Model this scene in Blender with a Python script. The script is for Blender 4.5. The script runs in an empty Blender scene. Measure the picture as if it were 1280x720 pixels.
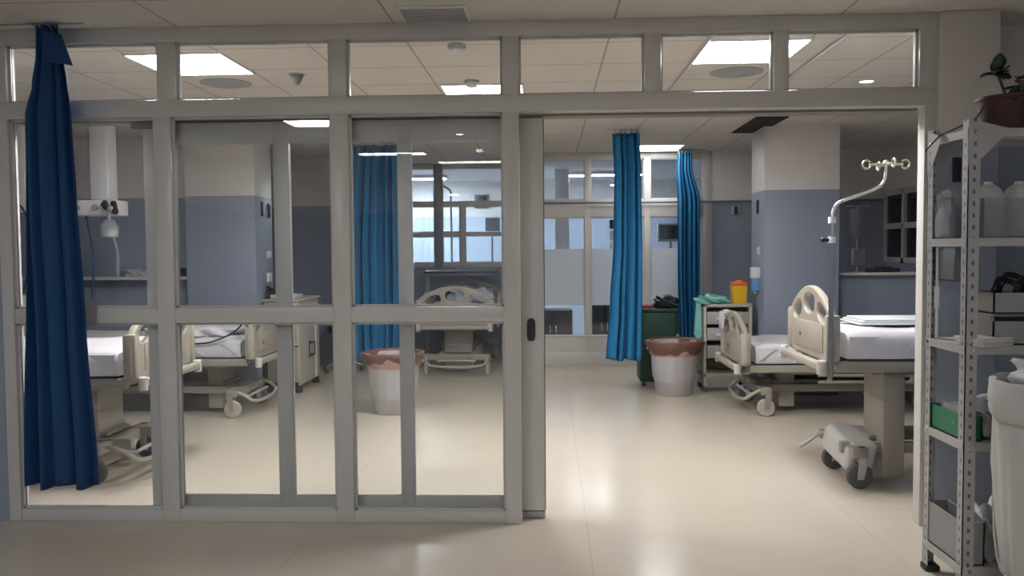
import bpy, bmesh, math, random
from mathutils import Vector, Matrix
random.seed(7)
PI = math.pi
sc = bpy.context.scene
COL = sc.collection

# ------------------------------------------------------------------ camera, world, exposure
cam_d = bpy.data.cameras.new('camera'); cam = bpy.data.objects.new('camera', cam_d); COL.objects.link(cam)
cam_d.sensor_width = 36.0; cam_d.lens = 36.0*1060/1280; cam_d.clip_start = .05; cam_d.clip_end = 60
yaw, pitch, roll = math.radians(2.52), math.radians(2.644), math.radians(-.4555)
fw = Vector((-math.sin(yaw)*math.cos(pitch), math.cos(yaw)*math.cos(pitch), -math.sin(pitch)))
rt = Vector((math.cos(yaw), math.sin(yaw), 0)); up = rt.cross(fw)
r2 = rt*math.cos(roll) + up*math.sin(roll); u2 = up*math.cos(roll) - rt*math.sin(roll)
M = Matrix((r2, u2, -fw)).transposed().to_4x4(); M.translation = (0, -4.65, 1.53)
cam.matrix_world = M
sc.camera = cam
w = bpy.data.worlds.new('world'); sc.world = w; w.use_nodes = True
w.node_tree.nodes['Background'].inputs[0].default_value = (.02, .022, .03, 1)
w.node_tree.nodes['Background'].inputs[1].default_value = 1.0
sc.view_settings.view_transform = 'Standard'; sc.view_settings.look = 'None'
sc.view_settings.gamma = 1.0; sc.view_settings.use_curve_mapping = False
sc.view_settings.exposure = 0.4
sc.cycles.transparent_max_bounces = 24
sc.cycles.max_bounces = 10
sc.cycles.sample_clamp_indirect = 6.0

WARD_LAMP = 40.0        # emission of the ward's ceiling panels
FAR_LAMP = 9.0
BACK_LAMP = 34.0        # room behind the glazing
HALL_LAMP = 15.0        # corridor behind the camera
HALL_SPOT = 30.0
H = 2.765              # ceiling height

# ------------------------------------------------------------------ materials
MATS = {}
def nodes(m):
    m.use_nodes = True
    return m.node_tree.nodes, m.node_tree.links, m.node_tree.nodes['Principled BSDF']
def mat(name, col, rough=.5, metal=0, var=0, vscale=8, bump=0, bscale=60, spec=None, coat=0):
    if name in MATS: return MATS[name]
    m = bpy.data.materials.new(name); MATS[name] = m
    N, L, b = nodes(m)
    b.inputs['Base Color'].default_value = (*col, 1); b.inputs['Roughness'].default_value = rough
    b.inputs['Metallic'].default_value = metal
    if spec is not None: b.inputs['Specular IOR Level'].default_value = spec
    if coat: b.inputs['Coat Weight'].default_value = coat; b.inputs['Coat Roughness'].default_value = .1
    tc = N.new('ShaderNodeTexCoord')
    if var:
        n = N.new('ShaderNodeTexNoise'); n.inputs['Scale'].default_value = vscale; n.inputs['Detail'].default_value = 4
        r = N.new('ShaderNodeMixRGB'); r.inputs[1].default_value = (*[c*(1-var) for c in col], 1)
        r.inputs[2].default_value = (*[min(1, c*(1+var)) for c in col], 1)
        L.new(tc.outputs['Object'], n.inputs['Vector']); L.new(n.outputs['Fac'], r.inputs[0]); L.new(r.outputs[0], b.inputs['Base Color'])
    if bump:
        n = N.new('ShaderNodeTexNoise'); n.inputs['Scale'].default_value = bscale; n.inputs['Detail'].default_value = 3
        u = N.new('ShaderNodeBump'); u.inputs['Strength'].default_value = bump; u.inputs['Distance'].default_value = .01
        L.new(tc.outputs['Object'], n.inputs['Vector']); L.new(n.outputs['Fac'], u.inputs['Height']); L.new(u.outputs[0], b.inputs['Normal'])
    return m
def emis(name, col, s):
    if name in MATS: return MATS[name]
    m = bpy.data.materials.new(name); MATS[name] = m
    N, L, b = nodes(m)
    b.inputs['Base Color'].default_value = (.8, .8, .8, 1)
    b.inputs['Emission Color'].default_value = (*col, 1); b.inputs['Emission Strength'].default_value = s
    return m
def glass(name, tint=(.985, .99, .99), frost=0, ior=1.5, rough=.0):
    if name in MATS: return MATS[name]
    m = bpy.data.materials.new(name); MATS[name] = m
    N, L, b = nodes(m); N.remove(b); out = N['Material Output']
    t = N.new('ShaderNodeBsdfTransparent'); t.inputs[0].default_value = (*tint, 1)
    g = N.new('ShaderNodeBsdfGlossy'); g.inputs['Roughness'].default_value = rough
    f = N.new('ShaderNodeFresnel'); f.inputs[0].default_value = ior
    mx = N.new('ShaderNodeMixShader')
    L.new(f.outputs[0], mx.inputs[0]); L.new(t.outputs[0], mx.inputs[1]); L.new(g.outputs[0], mx.inputs[2])
    src = mx
    if frost:
        d = N.new('ShaderNodeBsdfDiffuse'); d.inputs[0].default_value = (.8, .82, .86, 1)
        tl = N.new('ShaderNodeBsdfTranslucent'); tl.inputs[0].default_value = (.8, .83, .88, 1)
        m1 = N.new('ShaderNodeMixShader'); m1.inputs[0].default_value = .5
        L.new(d.outputs[0], m1.inputs[1]); L.new(tl.outputs[0], m1.inputs[2])
        m2 = N.new('ShaderNodeMixShader'); m2.inputs[0].default_value = frost
        L.new(mx.outputs[0], m2.inputs[1]); L.new(m1.outputs[0], m2.inputs[2]); src = m2
    L.new(src.outputs[0], out.inputs[0])
    return m
def math_node(N, L, op, a, b=None):
    n = N.new('ShaderNodeMath'); n.operation = op
    for i, v in enumerate((a, b)):
        if v is None: continue
        if isinstance(v, (int, float)): n.inputs[i].default_value = v
        else: L.new(v, n.inputs[i])
    return n.outputs[0]
def grid_mask(N, L, sx, sy, px, py, ox, oy, lw):
    # 1 on joint lines of a px x py grid
    def one(s, p, o):
        a = math_node(N, L, 'ADD', s, 1000*p - o)
        a = math_node(N, L, 'MODULO', a, p)
        a = math_node(N, L, 'SUBTRACT', a, p/2); a = math_node(N, L, 'ABSOLUTE', a)
        return math_node(N, L, 'GREATER_THAN', a, p/2 - lw)
    return math_node(N, L, 'MAXIMUM', one(sx, px, ox), one(sy, py, oy))
def two_tone(name, low, high, z=2.11, rough=.45):
    m = bpy.data.materials.new(name); MATS[name] = m
    N, L, b = nodes(m); tc = N.new('ShaderNodeTexCoord'); s = N.new('ShaderNodeSeparateXYZ')
    L.new(tc.outputs['Object'], s.inputs[0])
    f = math_node(N, L, 'GREATER_THAN', s.outputs[2], z)
    n = N.new('ShaderNodeTexNoise'); n.inputs['Scale'].default_value = 2.5; n.inputs['Detail'].default_value = 5
    L.new(tc.outputs['Object'], n.inputs['Vector'])
    r = N.new('ShaderNodeMixRGB'); r.inputs[1].default_value = (*low, 1); r.inputs[2].default_value = (*high, 1)
    L.new(f, r.inputs[0])
    k = N.new('ShaderNodeMixRGB'); k.blend_type = 'MULTIPLY'; k.inputs[0].default_value = .12
    L.new(r.outputs[0], k.inputs[1]); L.new(n.outputs['Fac'], k.inputs[2]); L.new(k.outputs[0], b.inputs['Base Color'])
    b.inputs['Roughness'].default_value = rough
    return m

def floor_mat():
    m = bpy.data.materials.new('vinyl_floor'); N, L, b = nodes(m)
    tc = N.new('ShaderNodeTexCoord'); s = N.new('ShaderNodeSeparateXYZ'); L.new(tc.outputs['Object'], s.inputs[0])
    n = N.new('ShaderNodeTexNoise'); n.inputs['Scale'].default_value = 1.6; n.inputs['Detail'].default_value = 4; n.inputs['Roughness'].default_value = .5
    n2 = N.new('ShaderNodeTexNoise'); n2.inputs['Scale'].default_value = 90; n2.inputs['Detail'].default_value = 2
    L.new(tc.outputs['Object'], n.inputs['Vector']); L.new(tc.outputs['Object'], n2.inputs['Vector'])
    r = N.new('ShaderNodeMixRGB'); r.inputs[1].default_value = (.585, .52, .432, 1); r.inputs[2].default_value = (.635, .57, .48, 1)
    L.new(n.outputs['Fac'], r.inputs[0])
    k = N.new('ShaderNodeMixRGB'); k.blend_type = 'MULTIPLY'; k.inputs[0].default_value = .16
    L.new(r.outputs[0], k.inputs[1]); L.new(n2.outputs['Fac'], k.inputs[2])
    g = grid_mask(N, L, s.outputs[0], s.outputs[1], 1.5, 1.5, .2, .3, .003)
    d = N.new('ShaderNodeMixRGB'); d.inputs[2].default_value = (.42, .36, .29, 1)
    g2 = math_node(N, L, 'MULTIPLY', g, .5)
    L.new(g2, d.inputs[0]); L.new(k.outputs[0], d.inputs[1]); L.new(d.outputs[0], b.inputs['Base Color'])
    rr = N.new('ShaderNodeMapRange'); rr.inputs[3].default_value = .16; rr.inputs[4].default_value = .22
    L.new(n.outputs['Fac'], rr.inputs[0]); L.new(rr.outputs[0], b.inputs['Roughness'])
    u = N.new('ShaderNodeBump'); u.inputs['Strength'].default_value = .06; u.inputs['Distance'].default_value = .02
    n3 = N.new('ShaderNodeTexNoise'); n3.inputs['Scale'].default_value = 4
    L.new(tc.outputs['Object'], n3.inputs['Vector']); L.new(n3.outputs['Fac'], u.inputs['Height']); L.new(u.outputs[0], b.inputs['Normal'])
    return m
def ceil_mat(name, px=.6, py=.6, ox=.36, oy=.52, col=(.74, .69, .63)):
    m = bpy.data.materials.new(name); N, L, b = nodes(m)
    tc = N.new('ShaderNodeTexCoord'); s = N.new('ShaderNodeSeparateXYZ'); L.new(tc.outputs['Object'], s.inputs[0])
    g = grid_mask(N, L, s.outputs[0], s.outputs[1], px, py, ox, oy, .006)
    n = N.new('ShaderNodeTexNoise'); n.inputs['Scale'].default_value = 160; n.inputs['Detail'].default_value = 2
    L.new(tc.outputs['Object'], n.inputs['Vector'])
    k = N.new('ShaderNodeMixRGB'); k.blend_type = 'MULTIPLY'; k.inputs[0].default_value = .15; k.inputs[1].default_value = (*col, 1)
    L.new(n.outputs['Fac'], k.inputs[2])
    d = N.new('ShaderNodeMixRGB'); d.inputs[2].default_value = (.36, .33, .3, 1)
    L.new(g, d.inputs[0]); L.new(k.outputs[0], d.inputs[1]); L.new(d.outputs[0], b.inputs['Base Color'])
    b.inputs['Roughness'].default_value = .85
    return m
def slotted_mat():
    m = bpy.data.materials.new('slotted_steel'); N, L, b = nodes(m)
    tc = N.new('ShaderNodeTexCoord'); s = N.new('ShaderNodeSeparateXYZ'); L.new(tc.outputs['Object'], s.inputs[0])
    n = N.new('ShaderNodeTexNoise'); n.inputs['Scale'].default_value = 14; n.inputs['Detail'].default_value = 4
    L.new(tc.outputs['Object'], n.inputs['Vector'])
    r = N.new('ShaderNodeMixRGB'); r.inputs[1].default_value = (.38, .375, .38, 1); r.inputs[2].default_value = (.46, .455, .455, 1)
    L.new(n.outputs['Fac'], r.inputs[0]); zz = math_node(N, L, 'SUBTRACT', math_node(N, L, 'MODULO', math_node(N, L, 'ADD', s.outputs[2], 1.02), .05), .025)
    zm = math_node(N, L, 'LESS_THAN', math_node(N, L, 'ABSOLUTE', zz), .009)
    band = None
    for ax, v in ((0, 1.791), (0, 2.654), (1, -.954), (1, -.626)):
        q = math_node(N, L, 'LESS_THAN', math_node(N, L, 'ABSOLUTE', math_node(N, L, 'SUBTRACT', s.outputs[ax], v)), .006)
        band = q if band is None else math_node(N, L, 'MAXIMUM', band, q)
    hole = math_node(N, L, 'MULTIPLY', zm, band)
    hm_ = N.new('ShaderNodeMixRGB'); hm_.inputs[2].default_value = (.13, .13, .14, 1)
    L.new(hole, hm_.inputs[0]); L.new(r.outputs[0], hm_.inputs[1]); L.new(hm_.outputs[0], b.inputs['Base Color'])
    b.inputs['Roughness'].default_value = .4; b.inputs['Metallic'].default_value = .25
    return m

wall_m = two_tone('ward_wall_paint', (.31, .355, .45), (.76, .72, .705))
FLOOR = floor_mat(); CEIL = ceil_mat('ceiling_tiles'); CEILH = ceil_mat('hall_ceiling_tiles', 1.2, .6, .36, .1)
FRAME = mat('white_lacquered_aluminium', (.6, .59, .565), .3, var=.03, vscale=3)
FRAME2 = mat('leaf_lacquer', (.57, .565, .55), .32)
GASKET = mat('black_gasket', (.03, .03, .03), .6)
DARK = mat('dark_plastic', (.02, .02, .022), .4)
STEEL = mat('brushed_steel', (.62, .62, .62), .25, 1)
GLASS = glass('clear_glass', ior=1.45)
FROST = glass('frosted_band_glass', frost=.82)
PVC = mat('cream_bed_plastic', (.37, .34, .288), .4, var=.04, vscale=5)
PVC2 = mat('beige_bed_metal', (.29, .265, .23), .45, var=.05, vscale=6)
GREY = mat('grey_plastic', (.4, .4, .41), .5)
TYRE = mat('grey_rubber', (.1, .1, .1), .7)
TYRE2 = mat('pale_caster', (.42, .39, .35), .55)
SHEET = mat('white_bedsheet', (.64, .63, .675), .85, bump=.25, bscale=14)
WHITE = mat('white_plastic', (.72, .72, .73), .4)
CURT = mat('blue_curtain_cloth', (.012, .16, .35), .85, var=.12, vscale=3, bump=.15, bscale=220)
CURTF = mat('shaded_blue_curtain_cloth', (.008, .055, .17), .85, var=.12, vscale=3, bump=.15, bscale=220)  # curtain blue darkened: backlit shade of the front curtain put into the colour
SLOT = slotted_mat()
LIT = emis('ward_panel_lamp', (1, .98, .96), WARD_LAMP)
LITF = emis('far_panel_lamp', (1, .98, .96), FAR_LAMP)
LITB = emis('back_room_lamp', (.86, .93, 1), BACK_LAMP)
LITH = emis('hall_panel_lamp', (.95, .97, 1), HALL_LAMP*3)
LITW = emis('side_room_lamp', (.86, .93, 1), BACK_LAMP*3)
LITS = emis('hall_spot_lamp', (1, .95, .88), HALL_SPOT)

# ------------------------------------------------------------------ mesh helpers
class MB:
    def __init__(s): s.bm = bmesh.new()
    def _join(s, b2, mtx=None):
        if mtx is not None: bmesh.ops.transform(b2, matrix=mtx, verts=b2.verts)
        me = bpy.data.meshes.new('tmp'); b2.to_mesh(me); b2.free(); s.bm.from_mesh(me); bpy.data.meshes.remove(me)
        return s
    def box(s, x0, x1, y0, y1, z0, z1, bev=0, seg=2, mtx=None):
        b = bmesh.new(); bmesh.ops.create_cube(b, size=1)
        for v in b.verts: v.co = Vector(((x0+x1)/2+v.co.x*(x1-x0), (y0+y1)/2+v.co.y*(y1-y0), (z0+z1)/2+v.co.z*(z1-z0)))
        if bev: bmesh.ops.bevel(b, geom=list(b.edges), offset=min(bev, .49*min(abs(x1-x0), abs(y1-y0), abs(z1-z0))), segments=seg, affect='EDGES', profile=.5)
        return s._join(b, mtx)
    def cyl(s, p0, p1, r0, r1=None, n=20, caps=True):
        p0, p1 = Vector(p0), Vector(p1); r1 = r0 if r1 is None else r1
        b = bmesh.new(); d = p1-p0
        bmesh.ops.create_cone(b, cap_ends=caps, cap_tris=False, segments=n, radius1=r0, radius2=r1, depth=d.length)
        return s._join(b, Matrix.Translation((p0+p1)/2) @ d.to_track_quat('Z', 'Y').to_matrix().to_4x4())
    def ball(s, c, r, sc=(1, 1, 1), n=16):
        b = bmesh.new(); bmesh.ops.create_uvsphere(b, u_segments=n, v_segments=n//2+2, radius=r)
        return s._join(b, Matrix.Translation(c) @ Matrix.Diagonal((*sc, 1)))
    def tube(s, pts, r, n=10, smooth=2):
        P = [Vector(p) for p in pts]
        for _ in range(smooth):
            Q = [P[0]]
            for a, b in zip(P, P[1:]): Q += [a*.75+b*.25, a*.25+b*.75]
            P = Q+[P[-1]]
        b = bmesh.new(); rings = []; prev = None
        for i, p in enumerate(P):
            t = (P[min(i+1, len(P)-1)]-P[max(i-1, 0)]).normalized()
            ax = prev if prev is not None else (Vector((0, 0, 1)) if abs(t.z) < .9 else Vector((1, 0, 0)))
            u = (ax - t*ax.dot(t)).normalized(); prev = u; v = t.cross(u)
            rings.append([b.verts.new(p+(u*math.cos(2*PI*k/n)+v*math.sin(2*PI*k/n))*r) for k in range(n)])
        for A, B in zip(rings, rings[1:]):
            for k in range(n): b.faces.new((A[k], A[(k+1) % n], B[(k+1) % n], B[k]))
        b.faces.new(rings[0][::-1]); b.faces.new(rings[-1])
        return s._join(b)
    def lathe(s, prof, n=32, c=(0, 0, 0), mtx=None, wob=None, cap=True):
        b = bmesh.new(); rings = []
        for r, z in prof:
            rings.append([b.verts.new((c[0]+(r+(wob(k, z) if wob else 0))*math.cos(2*PI*k/n), c[1]+(r+(wob(k, z) if wob else 0))*math.sin(2*PI*k/n), c[2]+z)) for k in range(n)])
        for A, B in zip(rings, rings[1:]):
            for k in range(n): b.faces.new((A[k], A[(k+1) % n], B[(k+1) % n], B[k]))
        if cap: b.faces.new(rings[0][::-1]); b.faces.new(rings[-1])
        return s._join(b, mtx)
    def poly(s, pts, mtx=None, depth=.02):
        b = bmesh.new(); f = b.faces.new([b.verts.new(p) for p in pts]); n = f.normal.copy() if f.normal.length else Vector((0, 0, 1))
        f.normal_update(); n = f.normal.copy()
        r = bmesh.ops.extrude_face_region(b, geom=[f])
        for v in r['geom']:
            if isinstance(v, bmesh.types.BMVert): v.co += n*depth
        bmesh.ops.recalc_face_normals(b, faces=b.faces)
        return s._join(b, mtx)
    def build(s, name, m, parent=None, angle=40):
        me = bpy.data.meshes.new(name)
        bmesh.ops.recalc_face_normals(s.bm, faces=s.bm.faces)
        s.bm.to_mesh(me); s.bm.free(); return mesh_obj(name, me, m, parent, angle)
def mesh_obj(name, me, m, parent=None, angle=40):
    me.materials.clear(); me.materials.append(m)
    for p in me.polygons: p.use_smooth = True
    me.set_sharp_from_angle(angle=math.radians(angle))
    o = bpy.data.objects.new(name, me); COL.objects.link(o)
    if parent is not None: o.parent = parent
    return o
def board_mesh(outer, holes, ext, bev, mtx):
    cu = bpy.data.curves.new('tmp', 'CURVE'); cu.dimensions = '2D'; cu.fill_mode = 'BOTH'; cu.extrude = ext; cu.bevel_depth = bev; cu.bevel_resolution = 2
    for pl in [outer]+holes:
        sp = cu.splines.new('POLY'); sp.points.add(len(pl)-1); sp.use_cyclic_u = True
        for p, q in zip(sp.points, pl): p.co = (q[0], q[1], 0, 1)
    o = bpy.data.objects.new('tmp', cu); COL.objects.link(o)
    dg = bpy.context.evaluated_depsgraph_get(); dg.update()
    me = bpy.data.meshes.new_from_object(o.evaluated_get(dg)); me.transform(mtx)
    bpy.data.objects.remove(o); bpy.data.curves.remove(cu)
    return me
def ell(cx, cy, a, b, rot=0, n=20, p=2.6):
    out = []
    for k in range(n):
        t = 2*PI*k/n; c, s_ = math.cos(t), math.sin(t)
        x = a*math.copysign(abs(c)**(2/p), c); y = b*math.copysign(abs(s_)**(2/p), s_)
        out.append((cx+x*math.cos(rot)-y*math.sin(rot), cy+x*math.sin(rot)+y*math.cos(rot)))
    return out
def empty(name, label, cat, loc=(0, 0, 0), rz=0, group=None):
    o = bpy.data.objects.new(name, None); COL.objects.link(o); o.location = loc; o.rotation_euler = (0, 0, rz); o.empty_display_size = .1
    return tag(o, label, cat, group)
def tag(o, label, cat, group=None):
    o['label'] = label; o['category'] = cat
    if group: o['group'] = group
    return o
def struct(o): o['kind'] = 'structure'; return o
def dup(o, loc, label, rz=None):
    r = o.copy(); COL.objects.link(r); r.location = loc; r['label'] = label
    if rz is not None: r.rotation_euler = (0, 0, rz)
    for ch in list(o.children):
        c = ch.copy(); COL.objects.link(c); c.parent = r
        for g in list(ch.children):
            d = g.copy(); COL.objects.link(d); d.parent = c
    return r

# ------------------------------------------------------------------ setting: shell
struct(MB().box(-6.2, 4.6, -9, 11, -.1, 0).build('floor', FLOOR))
struct(MB().box(-6.2, 4.6, .05, 11, H, H+.1).build('ceiling', CEIL))
struct(MB().box(-6.2, 4.6, -9, .05, H, H+.1).build('ceiling_corridor', CEILH))
struct(MB().box(-6.0, -5.9, .1, 11, 0, H).build('wall_left', wall_m))
struct(MB().box(4.3, 4.4, .1, 5.2, 0, H).box(4.3, 4.4, 6.45, 11, 0, H).box(4.3, 4.4, 5.2, 6.45, 0, 1.32).box(4.3, 4.4, 5.2, 6.45, 2.23, H).build('wall_right', wall_m))
struct(MB().box(-5.9, -2.85, 6.4, 6.5, 0, H).box(-2.95, -2.85, 6.5, 7.7, 0, H).build('wall_back_left', wall_m))
struct(MB().box(2.1, 4.3, 6.4, 6.5, 0, H).build('wall_back_right', wall_m))
struct(MB().box(-5.9, -3.83, 4.4, 4.5, 0, H).build('wall_bay_left', wall_m))
struct(MB().box(2.96, 4.3, 4.4, 4.5, 0, 1.225).build('wall_bay_right', wall_m))
struct(MB().box(-6, 4.4, 10.5, 10.6, 0, H).build('wall_far', two_tone('far_room_paint', (.46, .58, .76), (.7, .75, .8))))
struct(MB().box(2.2, 2.96, 4.15, 4.7, 0, H, .012).build('pillar_right', wall_m))
struct(MB().box(-3.83, -3.08, 4.15, 4.7, 0, H, .012).build('pillar_left', wall_m))
struct(MB().box(-5.9, 4.3, 7.69, 10.5, H-.03, H).box(-.25, 4.3, 6.5, 7.69, H-.03, H).build('ceiling_far', mat('pale_far_ceiling', (.72, .76, .82), .8)))
# corridor side
struct(MB().box(-4.6, -3.09, 0, .1, 0, H).box(-4.6, -4.5, -8.6, 0, 0, H).build('wall_corridor_left', wall_m))
struct(MB().box(2.07, 2.38, -.03, .085, 0, H, .008).build('pillar_corridor', wall_m))
struct(MB().box(2.385, 4.4, .3, .4, 0, H).box(2.36, 2.385, .086, .4, 0, H).box(3.3, 3.4, -8.6, .3, 0, H).build('wall_corridor_right', wall_m))
struct(MB().box(-4.6, 3.4, -8.7, -8.6, 0, H).build('wall_corridor_rear', wall_m))
# ledges
LEDGE = mat('pale_ledge', (.62, .6, .58), .4)
struct(MB().box(-5.9, -3.835, 4.2, 4.398, 1.23, 1.262, .006).build('trim_1', LEDGE))
struct(MB().box(2.965, 4.298, 4.3, 4.56, 1.225, 1.255, .006).build('trim_2', LEDGE))

# ------------------------------------------------------------------ partition
mb = MB()
D0, D1 = 0.0, .085
for x0, x1 in ((-3.09, -3.02), (-2.195, -2.095), (-1.2, -1.1), (-.25, -.16)):
    mb.box(x0, x1, D0, D1, 0, 2.37, .004)
for x0, x1 in ((-3.09, -3.02), (-2.165, -2.06), (-1.2, -1.105), (-.25, -.16), (.52, .61), (1.21, 1.285), (1.975, 2.07)):
    mb.box(x0, x1, D0, D1, 2.365, 2.70, .004)
mb.box(-3.09, 2.07, D0-.005, D1+.005, 2.685, H, .004)
mb.box(-3.09, 2.07, D0-.005, D1+.005, 2.275, 2.368, .004)
mb.box(-3.02, -.2, D0+.006, D1-.006, 1.128, 1.214, .004)
mb.box(-3.02, -.2, D0+.006, D1-.006, 0, .068, .004)
mb.box(2.005, 2.07, D0, D1, 0, 2.28, .004)
struct(mb.build('wall_partition', FRAME))
# track rail of the sliding leaf (above, behind the header)
struct(MB().box(-3.02, 2.005, .09, .2, 2.262, 2.36, .003).box(-2.36, -2.21, .086, .098, 2.225, 2.28, .003).build('trim_3', mat('dark_track', (.22, .2, .18), .5)))
panes = [(-3.02, -2.165), (-2.06, -1.2), (-1.105, -.25), (-.16, .52), (.61, 1.21), (1.285, 1.975)]
wn = 1
def window(x0, x1, z0, z1, y=.04, m=GLASS, dirx=False):
    global wn
    o = struct((MB().box(x0, x1, y-.003, y+.003, z0, z1)).build('window_%d' % wn, m)); wn += 1
    b = MB(); g = .012
    for s in (-1, 1):
        ya, yb = (y-.012, y-.004) if s < 0 else (y+.004, y+.012)
        b.box(x0, x0+g, ya, yb, z0, z1).box(x1-g, x1, ya, yb, z0, z1).box(x0, x1, ya, yb, z0, z0+g).box(x0, x1, ya, yb, z1-g, z1)
    b.build('glazing_bead', FRAME2, o)
    return o
for x0, x1 in panes: window(x0, x1, 2.368, 2.685)
for x0, x1 in ((-3.02, -2.195), (-2.095, -1.2), (-1.1, -.25)):
    window(x0, x1, 1.214, 2.275); window(x0, x1, .068, 1.128)
# sliding leaf
lf = MB(); Y0, Y1 = .1, .145
for x0, x1 in ((-2.3, -2.225), (-1.555, -1.465), (-.85, -.77), (-.175, -.03)): lf.box(x0, x1, Y0, Y1, .045, 2.255, .004)
for z0, z1 in ((2.135, 2.258), (1.13, 1.21), (.045, .125)): lf.box(-2.3, -.03, Y0+.004, Y1-.004, z0, z1, .004)
d1 = struct(lf.build('door_1', FRAME2))
for x0, x1 in ((-2.225, -1.555), (-1.465, -.85), (-.77, -.175)):
    for z0, z1 in ((1.21, 2.135), (.125, 1.13)):
        MB().box(x0, x1, .12, .126, z0, z1).build('pane', GLASS, d1)
hm = board_mesh(ell(-.103, 1.075, .022, .062, p=4), [], .004, .002, Matrix.Translation((0, .097, 0)) @ Matrix.Rotation(PI/2, 4, 'X'))
mesh_obj('handle', hm, DARK, d1)['label'] = 'black recessed pull handle'
MB().box(-.033, -.026, .104, .14, .05, 2.25).build('edge_seal', GASKET, d1)
MB().box(-.16, -.03, .1, .14, .005, .04, .003).build('floor_guide', GREY, d1)

# ------------------------------------------------------------------ back glazing and alcove windows
mb = MB()
BY0, BY1 = 6.4, 6.47
mb.box(-.35, 2.1, BY0, BY1, 2.68, H, .003).box(-.35, 2.1, BY0, BY1, 1.93, 2.16, .003).box(-.35, 2.1, BY0+.01, BY1-.01, 0, .39, .003)
mb.box(-.35, 2.1, BY0-.009, BY0+.02, 0, .17, .003).box(-.35, 2.1, BY0-.012, BY0+.02, .375, .395, .003)
for x0, x1 in ((-.35, -.26), (.465, .545), (1.23, 1.31), (1.985, 2.1)): mb.box(x0, x1, BY0-.003, BY1+.003, 0, H, .003)
struct(mb.build('wall_back_glazing', FRAME))
for x0, x1 in ((-.26, .465), (.545, 1.23), (1.31, 1.985)):
    window(x0, x1, 2.16, 2.68, 6.435)
    window(x0, x1, .39, 1.93, 6.435)
    struct(MB().box(x0, x1, 6.415, 6.425, .79, 1.52).build('trim_%d' % (wn+20), FROST))
mb = MB()
mb.box(-2.85, -.35, 7.6, 7.68, 0, 1.27, .003)
struct(mb.build('wall_alcove', wall_m))
struct(MB().box(-.35, -.25, 6.47, 7.7, 0, H).build('wall_alcove_right', wall_m))
mb = MB()
for z0, z1 in ((1.27, 1.335), (1.715, 1.78), (2.15, 2.215), (2.7, H)): mb.box(-2.85, -.35, 7.6, 7.68, z0, z1, .003)
for x0, x1, z0, z1 in ((-2.85, -2.79, 1.3, H), (-1.29, -1.21, 1.3, 2.16), (-.42, -.35, 1.3, H)): mb.box(x0, x1, 7.597, 7.683, z0, z1, .003)
struct(mb.build('trim_4', FRAME))
struct(MB().box(-1.66, -1.54, 7.598, 7.682, 1.27, H, .003).build('trim_7', mat('alcove_post_grey', (.27, .31, .34), .4)))
for x0, x1, z0, z1 in ((-2.79, -1.66, 1.335, 1.715), (-1.54, -1.29, 1.335, 1.715), (-1.21, -.42, 1.335, 2.15), (-2.79, -1.66, 1.78, 2.15), (-1.54, -1.29, 1.78, 2.15), (-2.79, -1.66, 2.215, 2.7), (-1.54, -.42, 2.215, 2.7)):
    window(x0, x1, z0, z1, 7.64)
# right bay window in the side wall (night behind)
NIGHT = mat('night_glass', (.008, .009, .012), .05)
b = MB()
for y0, y1 in ((5.2, 5.27), (5.79, 5.86), (6.38, 6.45)): b.box(4.27, 4.34, y0, y1, 1.32, 2.23, .003)
for z0, z1 in ((1.32, 1.39), (1.74, 1.81), (2.16, 2.23)): b.box(4.27, 4.34, 5.2, 6.45, z0, z1, .003)
wb = struct(b.build('window_30', mat('window_white_frame', (.55, .55, .56), .4)))
for y0, y1 in ((5.27, 5.79), (5.86, 6.38)):
    for z0, z1 in ((1.39, 1.74), (1.81, 2.16)): MB().box(4.31, 4.32, y0, y1, z0, z1).build('pane', NIGHT, wb)
# rail trim along the back wall at paint boundary
struct(MB().tube([(-.3, 6.36, 2.115), (4.25, 6.36, 2.115)], .014, smooth=0).build('trim_5', mat('grey_blue_rail', (.16, .19, .24), .5)))
# skirting
SK = mat('grey_skirting', (.3, .33, .38), .5)
struct(MB().box(-5.9, -2.86, 6.385, 6.4, 0, .1).build('baseboard_back', SK))
struct(MB().box(2.96, 4.3, 4.385, 4.4, 0, .1).build('baseboard_right', SK))
struct(MB().box(-5.9, -3.83, 4.385, 4.4, 0, .1).build('baseboard_left', SK))

# ------------------------------------------------------------------ pillars' fittings
def plate(loc, w_, h_, m, name, label, cat, kind='switch', face='x'):
    # face 'x': plate on a plane x=const looking to -x; 'X': looking to +x; 'y': looking to -y
    t = empty(name, label, cat, loc, {'x': -PI/2, 'X': PI/2, 'y': 0}[face])
    MB().box(-w_/2, w_/2, -.012, 0, -h_/2, h_/2, .004).build('plate', m, t)
    if kind == 'switch':
        for s in (-.25, .25): MB().box(w_*s-w_*.2, w_*s+w_*.2, -.018, -.01, -h_*.3, h_*.3, .003).build('rocker', WHITE, t)
    elif kind == 'slot':
        MB().box(-w_*.22, w_*.22, -.02, -.012, -h_*.42, h_*.42, .003).build('insert', DARK, t)
    return t
BLUEP = mat('slot_blue_plate', (.02, .02, .025), .4)
plate((2.2, 4.4, 1.95), .05, .15, BLUEP, 'wall_slot', 'black vertical slot plate high on the side of the right ward pillar', 'wall plate', 'slot', 'x')
plate((2.2, 4.35, 1.49), .085, .085, WHITE, 'light_switch', 'white switch plate halfway up the side of the right ward pillar', 'switch', 'switch', 'x')
plate((-3.08, 4.35, 1.98), .05, .16, BLUEP, 'wall_slot', 'black vertical slot plate on left ward pillar, the nearer to its corner', 'wall plate', 'slot', 'X')
plate((-3.08, 4.58, 1.97), .05, .16, BLUEP, 'wall_slot', 'black vertical slot plate on left ward pillar, the farther from its corner', 'wall plate', 'slot', 'X')
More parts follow.
